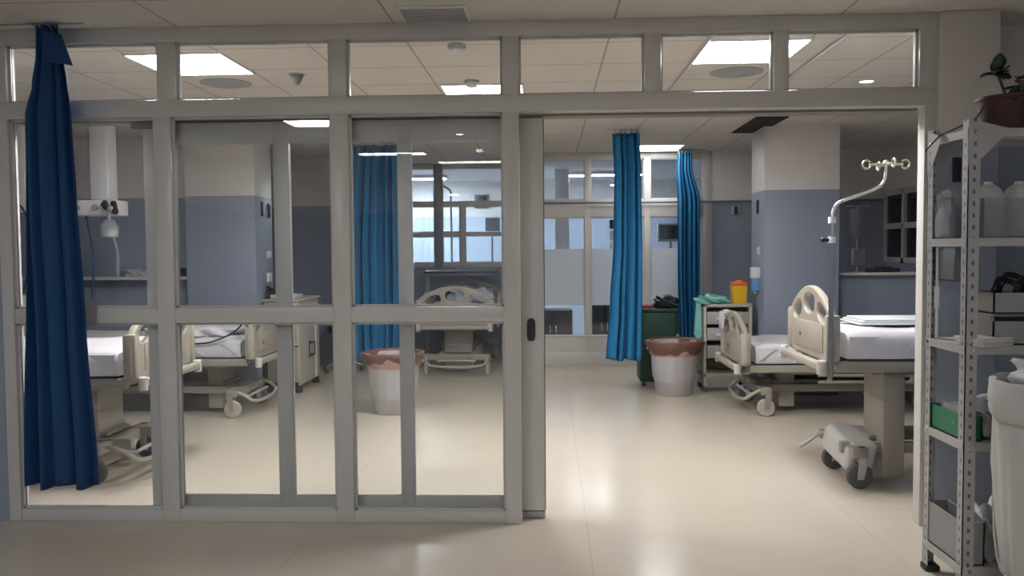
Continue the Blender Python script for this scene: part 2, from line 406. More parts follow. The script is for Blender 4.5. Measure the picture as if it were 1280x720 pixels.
plate((-3.08, 4.55, 1.49), .12, .08, WHITE, 'light_switch', 'upper white switch plate on the side of the left ward pillar', 'switch', 'switch', 'X')
plate((-3.08, 4.55, 1.24), .15, .1, WHITE, 'socket_plate', 'lower white socket plate on the side of the left ward pillar', 'socket', 'switch', 'X')
plate((2.16, -.03, 1.93), .045, .13, BLUEP, 'wall_slot', 'black vertical slot plate on blue corridor pillar behind the metal rack', 'wall plate', 'slot', 'y')
plate((2.4, 6.4, 2.0), .11, .12, GREY, 'wall_box', 'small grey square box on the back wall beside the glazing', 'wall box', 'slot', 'y')
t = empty('soap_dispenser', 'white hand gel dispenser with blue lower half on right ward pillar', 'dispenser', (2.2, 4.33, 1.1), -PI/2)
MB().box(-.05, .05, -.09, 0, .1, .22, .015).build('housing', WHITE, t)
MB().box(-.045, .045, -.085, 0, -.03, .1, .012).build('cartridge', mat('blue_gel', (.12, .32, .62), .2), t)
MB().cyl((0, -.05, -.03), (0, -.05, -.06), .012).build('nozzle', GREY, t)

# ------------------------------------------------------------------ ceiling fittings
def ceiling_light(loc, m, label, sx=.6, sy=.6):
    t = empty('ceiling_light', label, 'ceiling light', (loc[0], loc[1], H), 0, 'square panel lights in the ward ceiling')
    b = MB(); e = .016
    b.box(-sx/2-e, sx/2+e, -sy/2-e, -sy/2, -.012, 0).box(-sx/2-e, sx/2+e, sy/2, sy/2+e, -.012, 0).box(-sx/2-e, -sx/2, -sy/2, sy/2, -.012, 0).box(sx/2, sx/2+e, -sy/2, sy/2, -.012, 0)
    b.build('frame', WHITE, t)
    MB().box(-sx/2, sx/2, -sy/2, sy/2, -.008, -.002).build('diffuser', m, t)
    return t
ceiling_light((-2.34, .9), LIT, 'bright square ceiling panel light farthest left, near the left round air vent')
ceiling_light((1.26, .82), LIT, 'bright square ceiling panel light above the open doorway, near the right transom post')
ceiling_light((-.5, 2.05), LIT, 'bright square ceiling panel light in the middle of the ward ceiling')
ceiling_light((1.32, 5.95), LITF, 'farthest square ceiling panel light, between the two far blue curtains')
SPOT = emis('small_downlight_lamp', (1, .97, .92), 9)
def downlight(loc, label, m=SPOT, r=.05, group=None):
    t = empty('downlight', label, 'downlight', (loc[0], loc[1], H), 0, group)
    MB().lathe([(r, 0), (r+.022, 0), (r+.02, -.006), (r, -.008), (r-.001, 0)], 24, cap=False).build('bezel', WHITE, t)
    MB().lathe([(.001, -.004), (r, -.004), (r, -.002), (.001, -.002)], 24).build('lens', m, t)
    return t
downlight((2.38, 1.87), 'small round downlight in the ceiling above the raised right bed')
VENT = mat('vent_grey', (.36, .36, .38), .5)
def diffuser(loc, label):
    t = empty('air_diffuser', label, 'air vent', (loc[0], loc[1], H), 0, 'round air vents in the ward ceiling')
    for i, (r0, r1, z) in enumerate(((.15, .185, -.012), (.1, .135, -.022), (.05, .085, -.03), (0.001, .035, -.036))):
        MB().lathe([(r0, 0 if i else 0), (r1, 0), (r1, -.004), (max(r0, .001), z)], 36).build('ring', VENT, t)
    return t
diffuser((-2.37, 1.56), 'round grey air vent in the ceiling near the left panel light')
diffuser((1.33, 1.47), 'round grey air vent in the ceiling near the doorway panel light')
def smoke(loc, label):
    t = empty('smoke_detector', label, 'smoke detector', (loc[0], loc[1], H), 0, 'smoke detectors')
    MB().lathe([(.055, 0), (.055, -.018), (.05, -.022)], 28).build('base', GREY, t)
    MB().lathe([(.046, -.02), (.046, -.035), (.03, -.05), (.001, -.052)], 28).build('sensor_head', WHITE, t)
smoke((-.55, .52), 'round smoke detector on ward ceiling nearest the glass partition')
smoke((-.56, 1.64 - .02), 'round smoke detector right in front of the middle panel light')
t = empty('ceiling_sensor', 'small dark cone-shaped sensor on the ceiling between left and middle panel lights', 'sensor', (-1.76, 1.29, H))
MB().lathe([(.045, 0), (.045, -.012), (.02, -.07), (.001, -.075)], 18).build('cone', mat('sensor_grey', (.2, .2, .21), .5), t)
MB().lathe([(.055, 0), (.055, -.006), (.001, -.006)], 18).build('base', GREY, t)
t = empty('ceiling_hatch', 'raised rectangular grille box on corridor ceiling above the partition', 'ceiling grille', (-.59, -.17, H))
MB().box(-.18, .18, -.15, .12, -.014, 0, .004).build('frame', WHITE, t)
b = MB()
for k in range(8): b.box(-.165, .165, -.135+k*.031, -.12+k*.031, -.02, -.012)
b.build('slats', GREY, t)
# dark opening in the ceiling by the right pillar
HOLE = mat('ceiling_void_dark', (.012, .011, .011), .9)
o = MB().box(1.97, 2.28, 3.56, 4.15, H-.01, H-.001).box(1.97, 2.199, 4.15, 4.66, H-.01, H-.001)
struct(o.build('trim_6', HOLE))
# curtain tracks
TR = mat('track_white', (.6, .6, .6), .4)
for k, p in enumerate([[(-4.6, -.12, H-.012), (-2.5, -.12, H-.012)], [(.95, .4, H-.012), (.95, 4.27, H-.012), (.6, 4.27, H-.012)], [(1.6, 6.2, H-.012), (2.0, 6.2, H-.012)], [(-2.5, 5.1, H-.012), (-1.4, 5.1, H-.012)], [(1.74, .3, H-.012), (1.74, 3.4, H-.012)]]):
    struct(MB().tube(p, .011, smooth=0).build('trim_%d' % (10+k), TR))
# corridor lights (behind the camera, seen mirrored in the panes)
def hall_panel(loc, label, sx, sy, m=LITH):
    t = ceiling_light(loc, m, label, sx, sy); t['group'] = 'corridor ceiling lights'; return t
hall_panel((-2.28, -3.45), 'square corridor ceiling light nearest the partition', .45, .45)
hall_panel((-2.0, -6.05), 'long corridor ceiling light on the left, nearer to the partition', .85, .12, LITS)
hall_panel((-1.1, -7.2), 'long corridor ceiling light by the rear corridor wall', .9, .12, LITS)
hall_panel((1.0, -5.6), 'square corridor ceiling light on the right, far from the partition', .6, .6)
for x, y, l in ((-.95, -4.39, 'small round corridor downlight, nearest of three to the partition'), (-.86, -5.84, 'small round corridor downlight, middle one of three'), (-.35, -7.0, 'small round corridor downlight, farthest of three from the partition')):
    downlight((x, y), l, LITS, .05, 'corridor downlights')

# ------------------------------------------------------------------ curtains
def interp(rows, z):
    if z >= rows[0][0]: return rows[0][1:]
    for a, b_ in zip(rows, rows[1:]):
        if b_[0] <= z <= a[0]:
            t = (a[0]-z)/(a[0]-b_[0]); t = t*t*(3-2*t)
            return [p+(q-p)*t for p, q in zip(a[1:], b_[1:])]
    return rows[-1][1:]
def curtain(name, m, y0, rows, folds, seed, label, hem=.012, nz=44, nx=180, group='blue privacy curtains'):
    rnd = random.Random(seed); ph = [rnd.uniform(0, 6.28) for _ in range(6)]
    t = empty(name, label, 'curtain', ((rows[0][1]+rows[0][2])/2, y0, 0), 0, group); cx = t.location.x
    b = bmesh.new(); G = []
    zt, zb = rows[0][0], rows[-1][0]
    for i in range(nz+1):
        z = zt+(zb-zt)*i/nz; xl, xr, amp = interp(rows, z); row = []
        for j in range(nx+1):
            s = j/nx
            sw = s + .03*math.sin(2*PI*s*2+ph[0]) + .012*math.sin(5*s+z*1.6+ph[1])
            a = 2*PI*folds*sw + .5*math.sin(z*1.3+ph[2])
            sh = .72+.28*math.sin(2*PI*s*1.7+ph[3]+z*.5)
            y = amp*sh*(math.sin(a)+.22*math.sin(2.3*a+ph[4]))
            x = xl+(xr-xl)*s + .3*amp*math.cos(a)*(.2+math.sin(PI*s)*.5)*.6
            zz = z + (.012*math.sin(a*.5+ph[5]) if i == nz else 0)
            row.append(b.verts.new((x-cx, y, zz)))
        G.append(row)
    for A, B in zip(G, G[1:]):
        for j in range(nx): b.faces.new((A[j], A[j+1], B[j+1], B[j]))
    me = bpy.data.meshes.new(name); b.to_mesh(me); b.free()
    c = mesh_obj('cloth', me, m, t, 80)
    md = c.modifiers.new('thick', 'SOLIDIFY'); md.thickness = .004
    hk = None
    for k in range(5):
        x = rows[0][1]+(rows[0][2]-rows[0][1])*(k+.5)/5-cx
        MB().box(x-.008, x+.008, -.012, .012, zt-.012, H-.004, .003).build('glider', GREY, t)
    return t
curtain('privacy_curtain', CURT, 4.27, [(2.72, .665, .945, .045), (2.3, .68, .955, .05), (1.6, .67, .965, .055), (.9, .63, .97, .06), (.35, .59, .97, .06)], 4, 3, 'bright blue curtain hanging straight in the middle of the doorway view', nx=160)
curtain('privacy_curtain', CURT, 6.16, [(2.72, 1.62, 1.80, .03), (2.55, 1.61, 1.80, .045), (2.1, 1.62, 1.9, .06), (1.2, 1.62, 1.9, .06), (.3, 1.64, 1.9, .06)], 5, 5, 'farther blue curtain beside the back glazing, right of the straight one')
curtain('privacy_curtain', CURT, 5.1, [(2.73, -2.26, -1.75, .05), (2.2, -2.32, -1.74, .06), (1.6, -2.36, -1.73, .07), (.8, -2.33, -1.74, .07), (.26, -2.3, -1.76, .07)], 5, 8, 'blue curtain seen through glass panes above the left grey bin')
tF = curtain('privacy_curtain', CURTF, -.13, [(2.75, -2.775, -2.63, .025), (2.6, -2.785, -2.60, .035), (2.42, -2.82, -2.575, .045), (2.3, -2.865, -2.56, .05), (1.8, -2.87, -2.55, .055), (1.15, -2.86, -2.53, .06), (.24, -2.88, -2.485, .065)], 3.6, 12, 'shaded blue curtain bunched in front of the glass partition at far left', nx=200)
# loose flap of the front curtain's heading
fb = bmesh.new(); R = []
for i in range(12):
    u = i/11; R.append([fb.verts.new((.02+.09*v+.07*u*v, -.05-.03*math.sin(PI*v)-.02*u, 2.71-.17*u-.02*v)) for v in [k/7 for k in range(8)]])
for A, B in zip(R, R[1:]):
    for k in range(7): fb.faces.new((A[k], A[k+1], B[k+1], B[k]))
me = bpy.data.meshes.new('flap'); fb.to_mesh(me); fb.free()
o = mesh_obj('heading_flap', me, CURTF, tF, 80); o.modifiers.new('thick', 'SOLIDIFY').thickness = .005

# ------------------------------------------------------------------ hospital beds
def board_outline(w_, h0, h1):
    pts = []
    def arc(cx, cy, r, a0, a1, n=6):
        return [(cx+r*math.cos(a0+(a1-a0)*k/n), cy+r*math.sin(a0+(a1-a0)*k/n)) for k in range(n+1)]
    hw = w_/2
    pts += arc(-hw+.04, .04, .04, PI, 1.5*PI) + arc(hw-.04, .04, .04, 1.5*PI, 2*PI)
    pts += [(hw, h0*.6)]
    n = 22
    for k in range(n+1):
        y = hw*(1-2*k/n); q = abs(y)/hw
        pts.append((y*(1-.01), h0+(h1-h0)*(1-q**1.9) - (.03*max(0, q-.9)/.1)))
    pts += [(-hw, h0*.6)]
    return pts
RX = Matrix(((0, 0, 1, 0), (1, 0, 0, 0), (0, 1, 0, 0), (0, 0, 0, 1)))   # curve x->Y, y->Z, z->X
def make_bed(label, loc, rz, deck, board=True, mattress=None, side=1, pole=False, hoop=True, dark=(0,), rail=False, hw=.45, bw=.92, track=.37, toff=0, cx0=.2, cover=False):
    t = empty('hospital_bed', label, 'bed', loc, rz, 'height-adjustable hospital beds in the ward')
    L_ = 2.1
    # under-frame
    b = MB()
    for s in (-1, 1): b.box(.1, L_-.1, s*.2-.03, s*.2+.03, .2, .27, .008)
    for x in (cx0-.02, L_-.18): b.box(x-.05, x+.05, toff-track-.03, toff+track+.03, .19, .26, .012)
    b.box(.3, L_-.3, -.16, .16, .27, .3, .006)
    b.build('base_frame', PVC2, t)
    for x in (.42, L_-.42):
        c = MB(); c.box(x-.07, x+.07, toff-.17, toff+.17, .05, deck-.1, .012)
        o = c.build('lift_column', PVC, t)
        MB().box(x-.072, x+.072, toff-.172, toff+.172, deck-.3 if deck > .6 else .2, (deck-.3 if deck > .6 else .2)+.007, .002).build('sleeve_joint', GREY, o)
    i = 0
    for x in (cx0, L_-.2):
        for s in (-1, 1):
            f = MB(); y = toff+s*track; fx = x-.02
            f.cyl((x, y, .26), (x, y, .2), .022).box(x-.028, x+.028, y-.034, y+.034, .155, .205, .012)
            for q in (-1, 1): f.poly([(x-.03, y+q*.03, .19), (x+.03, y+q*.03, .19), (fx+.02, y+q*.03, .06), (fx-.02, y+q*.03, .06)], depth=.006)
            o = f.build('caster', PVC2 if i not in dark else GREY, t)
            wm = MB().lathe([(.03, -.02), (.072, -.02), (.08, -.012), (.08, .012), (.072, .02), (.03, .02)], 28, mtx=Matrix.Translation((fx, y, .08)) @ Matrix.Rotation(PI/2, 4, 'X'))
            wm.build('wheel', TYRE if i in dark else TYRE2, o)
            i += 1
    # moulded end cover over the castors and brake pedal
    if cover:
        cv = MB(); cv.box(.1, .29, toff-track+.03, toff+track+.05, .11, .285, .04, 4)
        for v in cv.bm.verts:
            if v.co.z > .2: v.co.x += (v.co.z-.2)*.5
            v.co.z += (v.co.y-toff)*.09
        cv.build('end_cover', mat('grey_bed_cover', (.5, .49, .47), .45), t)
    p = MB()
    if cover: p.tube([(.2, toff+track+.02, .26), (.1, toff+track+.03, .25), (.0, toff+track+.03, .17), (-.04, toff+track+.03, .15)], .013)
    else: p.tube([(.16, -.22, .2), (.08, -.22, .17), (.04, -.22, .2), (.04, .22, .2), (.08, .22, .17), (.16, .22, .2)], .012)
    p.build('brake_pedal', GREY, t)
    if hoop:
        h = MB(); h.tube([(.2, -track, .25), (.08, -track, .22), (-.02, -track+.03, .13), (-.02, track-.03, .13), (.08, track, .22), (.2, track, .25)], .016)
        h.build('push_bar', PVC, t)
    # deck
    d = MB(); d.box(.02, L_-.02, -hw+.02, -hw+.07, deck-.09, deck-.02, .012).box(.02, L_-.02, hw-.07, hw-.02, deck-.09, deck-.02, .012)
    for k in range(5): d.box(.06+k*.47, .12+k*.47, -hw+.05, hw-.05, deck-.085, deck-.03, .006)
    d.box(.3, 1.8, -.2, .2, deck-.14, deck-.09, .01)
    d.build('deck_frame', PVC2, t)
    MB().box(.08, L_-.08, -hw+.035, hw-.035, deck-.025, deck-.008, .006).build('deck_panel', DARK, t)
    # mattress with sheet: rounded slab, drape and folds
    nx, ny = 70, 30; zt = deck+.165 if mattress is None else mattress
    bb = bmesh.new(); rings = []; rr = random.Random(hash(label) % 1000 if False else int(deck*1000)+int(abs(loc[1])*37))
    pa, pb = rr.uniform(0, 6), rr.uniform(0, 6)
    prof = [(hw-.03, deck-.005), (hw-.012, deck+.05), (hw-.012, zt-.045), (hw-.03, zt-.012), (hw-.06, zt), (hw*.5, zt+.008), (0, zt+.01)]
    full = [(-y, z) for y, z in prof] + [(y, z) for y, z in prof[-2::-1]]
    for k in range(nx+1):
        x = .075+(L_-.15)*k/nx; e = min(k, nx-k); sh = .022*math.exp(-e*.9)
        ring = []
        for y, z in full:
            ft = max(0, (z-deck)/(zt-deck))
            fold = .008*math.sin(x*17+pa+z*22)*(1-ft)*min(1, e/5) + .006*math.sin(x*9-z*35+pb)*(1-ft)
            top = .006*math.sin(x*7+y*5+pb)*ft + .004*math.sin(x*13-y*11+pa)*ft
            ring.append(bb.verts.new((x, y*(1-sh)+(math.copysign(fold, y) if y else 0), z+top-sh*ft)))
        rings.append(ring)
    for A, B in zip(rings, rings[1:]):
        for q in range(len(full)-1): bb.faces.new((A[q], A[q+1], B[q+1], B[q]))
        bb.faces.new((A[-1], A[0], B[0], B[-1]))
    bb.faces.new(rings[0]); bb.faces.new(rings[-1][::-1])
    m_ = MB(); m_.bm.free(); m_.bm = bb
    ms = m_.build('mattress', SHEET, t, 60)
    # tucked sheet corner folds on both long sides
    for s in (-1, 1):
        y = s*(hw-.004); tk = MB()
        tk.poly([(.08, y, zt-.03), (.26, y, zt-.03), (.1, y, deck+.02)], depth=s*.006)
        tk.build('corner_tuck', SHEET, ms); tk = MB()
        tk.poly([(.5, y, zt-.04), (.6, y, zt-.04), (.42, y, deck+.015), (.4, y, deck+.015)], depth=s*.005)
        tk.build('sheet_fold', SHEET, ms)
    # end boards
    for x, which in ((-.02, 'footboard'), (L_+.02, 'headboard')):
        hs = [ell(0, .34, .125, .075), ell(-.262, .285, .11, .066, .36), ell(.262, .285, .11, .066, -.36)]
        me = board_mesh(board_outline(bw, .28, .445), hs, .011, .012, Matrix.Translation((x, 0, deck-.02)) @ RX)
        o = mesh_obj(which, me, PVC, t, 50)
        for s in (-1, 1):
            MB().box(x-.045, x+.045, s*(bw/2-.022)-.028, s*(bw/2-.022)+.028, deck-.02, deck+.27, .018).build('corner_post', PVC, o)
        xo = x-.025 if x < 1 else x+.025
        MB().box(xo-.004, xo+.004, -.3, .3, deck+.02, deck+.2, .003).build('inset_panel', mat('bed_panel_tan', (.38, .33, .28), .45), o)
        MB().cyl((xo-.006, .17, deck+.1), (xo+.006, .17, deck+.1), .014).build('latch', DARK, o)
        # bumper bar with corner rollers
        xb = -.09 if x < 1 else L_+.09
        br = MB().box(xb-.03, xb+.03, -.42, .42, deck-.075, deck-.025, .015)
        for s in (-1, 1): br.box(min(xb, x), max(xb, x), s*.3-.03, s*.3+.03, deck-.07, deck-.03, .006)
        o2 = br.build('bumper', PVC, t)
        for s in (-1, 1):
            MB().lathe([(.02, -.1), (.03, -.095), (.03, -.015), (.024, -.008), (.001, -.008)], 20, c=(xb, s*.425, deck)).build('corner_roller', mat('pale_roller', (.52, .5, .46), .4), o2)
    # folded-down side rails
    for s in (-1, 1):
        if rail:
            rl = MB(); y = s*(hw+.03)
            rl.tube([(.5, y, deck-.1), (.55, y, deck+.3), (1.5, y, deck+.3), (1.6, y, deck-.1)], .016)
            for k in range(5): rl.cyl((.7+k*.18, y, deck-.08), (.7+k*.18, y, deck+.3), .009, n=10)
            rl.build('side_rail', PVC, t)
        else:
            rl = MB(); y = s*(hw-.005)
            for zz in (deck-.11, deck-.17): rl.tube([(.62, y, zz), (1.55, y, zz)], .014, smooth=0)
            for k in range(3): rl.box(.7+k*.36, .74+k*.36, y-.012, y+.012, deck-.18, deck-.05, .004)
            rl.build('side_rail', PVC2, t)
    return t
YR = 1.1
bed1 = make_bed('raised hospital bed at the right of the open doorway with a tall drip pole', (1.77, 1.07, 0), 0, .835, dark=(0, 1), hoop=False, cover=True, hw=.42, bw=.85, track=.24, toff=-.09)
make_bed('low hospital bed behind the raised right one, white towel over its board', (1.77, 3.42, 0), 0, .49, dark=(1,))
make_bed('nearest left hospital bed, half hidden by the shaded blue front curtain', (-2.72, 1.12, 0), PI, .73, dark=(0, 1), track=.36, cx0=.3)
make_bed('left hospital bed beside the tiled pillar, seen through the partition panes'.replace('tiled ', 'left blue '), (-2.73, 3.33, 0), PI, .57, dark=(0,), rail=False)
make_bed('hospital bed seen end-on under the far blue alcove windows', (-1.12, 5.36, 0), PI/2, .66, dark=(), rail=True, hoop=True)
# drip pole of the raised bed (bolted to its corner)
b = MB(); X0, YY = 1.73-1.77, .63-1.07
b.cyl((X0, YY, .72), (X0, YY, 1.6), .017)
b.build('drip_pole', mat('pole_dark_steel', (.3, .31, .33), .3, .9), bed1)
b = MB(); b.tube([(X0, YY, 1.58), (X0, YY, 1.72), (X0+.02, YY, 1.79), (X0+.1, YY, 1.82), (X0+.25, YY, 1.87), (X0+.31, YY, 1.91), (X0+.32, YY, 1.97), (X0+.32, YY, 2.03)], .011)
o = b.build('pole_arm', STEEL, bed1)
for z in (1.57, 1.69): MB().cyl((X0, YY, z-.02), (X0, YY, z+.02), .023).build('collar', WHITE, bed1)
MB().cyl((X0, YY, 1.57), (X0-.05, YY, 1.57), .012).ball((X0-.055, YY, 1.57), .016).build('clamp_knob', DARK, bed1)
b = MB(); cx_, cz_ = X0+.32, 2.025
BR = mat('brass_tinted_steel', (.6, .57, .45), .3, .8)
b.cyl((cx_-.1, YY, cz_), (cx_+.1, YY, cz_), .008).cyl((cx_, YY-.1, cz_), (cx_, YY+.1, cz_), .008).ball((cx_, YY, cz_+.008), .02)
hb = b.build('hook_cross', BR, bed1)
for dx, dy in ((-1, 0), (1, 0), (0, -1), (0, 1)):
    pts = [(cx_+dx*(.09+.03*math.sin(a)*1)+0, YY+dy*(.09+.03*math.sin(a)), cz_+.0+.028*(math.cos(a)-1)+.03) for a in [k*PI/6 for k in range(11)]]
    pts = [(cx_+dx*(.115+.026*math.cos(a)), YY+dy*(.115+.026*math.cos(a)), cz_+.026*math.sin(a)) for a in [PI+k*2*PI/12*.9 for k in range(13)]]
    MB().tube(pts, .006, smooth=1).build('hook', BR, hb)
# sheet folded on the raised bed
def cloth_lump(name, m, loc, sx, sy, sz, seed, label, cat, rough=.25, n=26, group=None):
    r = random.Random(seed); k1 = [r.uniform(2, 6) for _ in range(4)]; k2 = [r.uniform(0, 6) for _ in range(4)]
    b = bmesh.new(); bmesh.ops.create_uvsphere(b, u_segments=n*2, v_segments=n, radius=1)
    for v in b.verts:
        d = v.co.normalized()
        f = 1+rough*(math.sin(d.x*k1[0]*1.7+k2[0])*math.sin(d.y*k1[1]*1.6+k2[1])+.6*math.sin(d.z*k1[2]*2+d.x*k1[3]*2+k2[2]))
        q = Vector([math.copysign(abs(c)**.75, c) for c in d])*f
        z = max(q.z*sz, -sz*.65)+sz*.65
        v.co = Vector((q.x*sx, q.y*sy, z))
    me = bpy.data.meshes.new(name); b.to_mesh(me); b.free()
    o = mesh_obj(name, me, m, None, 80); o.location = loc
    return tag(o, label, cat, group)
t = MB()
for k in range(3): t.box(.02*k, .56-.03*k, .01*k, .4-.015*k, .012*k, .012*k+.013, .006)
o = t.build('folded_sheet', mat('folded_sheet_white', (.6, .64, .68), .9), None); o.location = (2.0, .9, 1.018)
tag(o, 'folded white sheet lying on the raised right bed', 'bed sheet')
cloth_lump('pillow', SHEET, (3.35, 1.07, 1.012), .24, .34, .07, 4, 'white pillow at far end of the raised right bed', 'pillow', .04)
cloth_lump('pillow', SHEET, (-4.35, 1.12, .907), .24, .34, .07, 5, 'white pillow at far end of the nearest left bed', 'pillow', .04)
cloth_lump('blanket', SHEET, (-3.35, 3.3, .745), .42, .36, .06, 71, 'rumpled white blanket lying on the left bed beside the blue pillar', 'blanket', .16)
o = MB().tube([(-3.3, 2.868, .7), (-3.12, 2.866, .69), (-2.95, 2.866, .745), (-2.84, 2.866, .8), (-2.76, 2.868, .88), (-2.735, 2.9, 1.0)], .008).build('cable', mat('black_cable', (.012, .012, .014), .3))
tag(o, 'black cable draped along the side of the left bed beside the pillar', 'cable')
for k in range(3):
    o = MB().tube([(-3.055+.012*k, 4.42+.035*math.sin(a)+.05*k, 1.06+.085*math.cos(a)-.012*k) for a in [q*2*PI/16 for q in range(17)]], .009, smooth=1).build('coiled_cable', MATS['black_cable'])
    tag(o, ['black cable loop on the left pillar side, nearest the corner', 'middle black cable loop on the left pillar side', 'black cable loop on the left pillar side, farthest from the corner'][k], 'cable', 'black cable loops on the left pillar')
# towel over the low bed's board
b = bmesh.new(); R = []
for i in range(15):
    u = i/14
    R.append([b.verts.new((-.055+.11*u if .3 < u < .7 else (-.055-.004 if u <= .3 else .055), -.09+.19*k/9+.01*math.sin(k*1.4+u*6), (.02 if .3 < u < .7 else .02-.16*((.3-u)/.3 if u <= .3 else (u-.7)/.3*.6))+.012*math.sin(PI*min(1, max(0, (u-.3)/.4)))))for k in range(10)])
for A, B in zip(R, R[1:]):
    for k in range(9): b.faces.new((A[k], A[k+1], B[k+1], B[k]))
me = bpy.data.meshes.new('towel'); b.to_mesh(me); b.free()
o = mesh_obj('towel', me, SHEET, None, 80); o.location = (1.75, 3.72, .875); o.modifiers.new('thick', 'SOLIDIFY').thickness = .012
tag(o, 'white towel draped over the board of the low right bed', 'towel')
# bedding on the alcove bed
cloth_lump('blanket', mat('grey_blanket', (.5, .52, .56), .9), (-1.0, 6.5, .83), .3, .45, .11, 9, 'crumpled pale blanket heaped on the end-on alcove bed', 'blanket', .22)
cloth_lump('blanket', mat('navy_blanket', (.04, .05, .1), .9), (-1.4, 6.95, .83), .14, .25, .1, 10, 'small dark blue bundle at the left of the alcove bed', 'blanket', .2)
t = empty('overbed_table', 'dark overbed tray table across the alcove bed under the windows', 'overbed table', (-1.12, 7.1, 0))
MB().box(-.6, .4, -.2, .2, 1.2, 1.235, .01).build('table_top', mat('dark_table', (.05, .06, .08), .4), t)
MB().box(-.6, -.54, -.03, .03, .05, 1.2, .006).build('stand', GREY, t)
MB().box(-.62, -.16, -.05, .05, .0, .07, .01).build('foot', GREY, t)
t = empty('drip_stand', 'thin drip stand with an infusion pump behind the right alcove window pane', 'drip stand', (-.86, 8.2, 0))
MB().cyl((0, 0, .1), (0, 0, 1.85), .013).build('pole', mat('pole_dark_steel', (.3, .31, .33)), t)
MB().box(-.1, .12, -.07, .05, 1.8, 2.0, .015).build('pump', mat('pump_grey', (.22, .26, .32), .5), t)
b = MB()
for k in range(5): b.tube([(0, 0, .1), (.1*math.cos(k*1.257), .1*math.sin(k*1.257), .09), (.24*math.cos(k*1.257), .24*math.sin(k*1.257), .06)], .012)
b.build('foot', GREY, t)
for k in range(5): MB().lathe([(.01, -.01), (.028, -.01), (.028, .01), (.01, .01)], 14, mtx=Matrix.Translation((.24*math.cos(k*1.257), .24*math.sin(k*1.257), .029)) @ Matrix.Rotation(PI/2, 4, 'X')).build('caster', TYRE, t)
t = empty('bedside_monitor', 'dark monitor box standing at the right of the alcove bed', 'monitor', (-.5, 6.9, 0))
MB().box(-.12, .13, -.1, .1, .88, 1.22, .02).build('housing', DARK, t)
MB().box(-.1, .11, -.106, -.098, .92, 1.18, .004).build('screen', mat('off_screen', (.03, .04, .06), .15), t)
MB().box(-.03, .03, -.03, .03, .04, .9, .006).build('stand', GREY, t)
MB().box(-.14, .14, -.14, .14, 0, .05, .015).build('base', GREY, t)

# ------------------------------------------------------------------ waste bins
BIN = mat('grey_bin_plastic', (.41, .395, .41), .5, var=.04)
BAG = mat('reddish_brown_bag', (.15, .075, .06), .45, var=.2, vscale=12)
BAG2 = mat('pinkish_bag', (.4, .24, .21), .5)
def waste_bin(label, loc, s=1, bag_drop=.065):
    t = empty('waste_bin', label, 'waste bin', loc, 0, 'round grey waste bins with brown liners')
    wob = lambda k, z: .0045*math.cos(k*PI/2) if .08 < z < .42 else 0
    MB().lathe([(.18, 0), (.19, .01), (.235, .47), (.25, .49), (.262, .52), (.268, .55), (.255, .555), (.245, .55), (.22, .2), (.17, .03), (.001, .03)], 60, wob=wob).build('bin_body', BIN, t)
    r = random.Random(int(loc[1]*100)); q = [r.uniform(0, 6) for _ in range(4)]
    def wb(k, z):
        a = 2*PI*k/64
        return .012*math.sin(a*3+q[0])+.008*math.sin(a*7+q[1]+z*30)+.006*math.sin(a*13+q[2]-z*50)
    MB().lathe([(.245, .555-bag_drop-.06), (.285, .555-bag_drop), (.3, .545), (.298, .565), (.275, .575), (.255, .565), (.245, .5), (.2, .42), (.001, .4)], 64, wob=wb).build('liner_bag', BAG, t)
    MB().lathe([(.236, .455-bag_drop*.6), (.245, .455-bag_drop*.6), (.262, .52), (.25, .52)], 64, wob=lambda k, z: .006*math.sin(k*.9+q[2])).build('bag_fold', BAG2, t)
    for s_ in (-1, 1): MB().box(s_*.262-.02, s_*.262+.02, -.045, .045, .47, .5, .008).build('handle', BIN, t)
    return t
waste_bin('grey waste bin with brown liner standing in front of the middle blue curtains', (1.295, 4.22, 0))
waste_bin('grey waste bin with brown liner behind the sliding door glass', (-1.47, 3.25, 0), bag_drop=.03)['label'] = 'grey waste bin with brown liner seen through the partition glass'
t = empty('laundry_bin', 'tall dark green bin standing behind the right grey waste bin', 'bin', (1.19, 4.85, 0))
GR = mat('dark_green_plastic', (.006, .06, .036), .45)
MB().box(-.2, .2, -.18, .18, .05, .84, .03).build('bin_body', GR, t)
MB().box(-.215, .215, -.195, .195, .82, .87, .02).build('lid', GR, t)
for x in (-.15, .15): MB().cyl((x-.02, -.1, .03), (x+.02, -.1, .03), .03).build('wheel', TYRE, t)
o = cloth_lump('refuse_sack', mat('navy_black_sack', (.01, .012, .03), .35), (1.29, 4.79, .87), .13, .14, .075, 21, 'dark navy refuse sack slumped on top of the green bin', 'refuse sack', .2)
o = cloth_lump('glove_box', mat('red_cloth', (.6, .08, .1), .6), (1.07, 4.75, .87), .07, .06, .022, 22, 'small red folded cloth on the green bin lid', 'cloth', .1)
o.name = 'red_cloth'

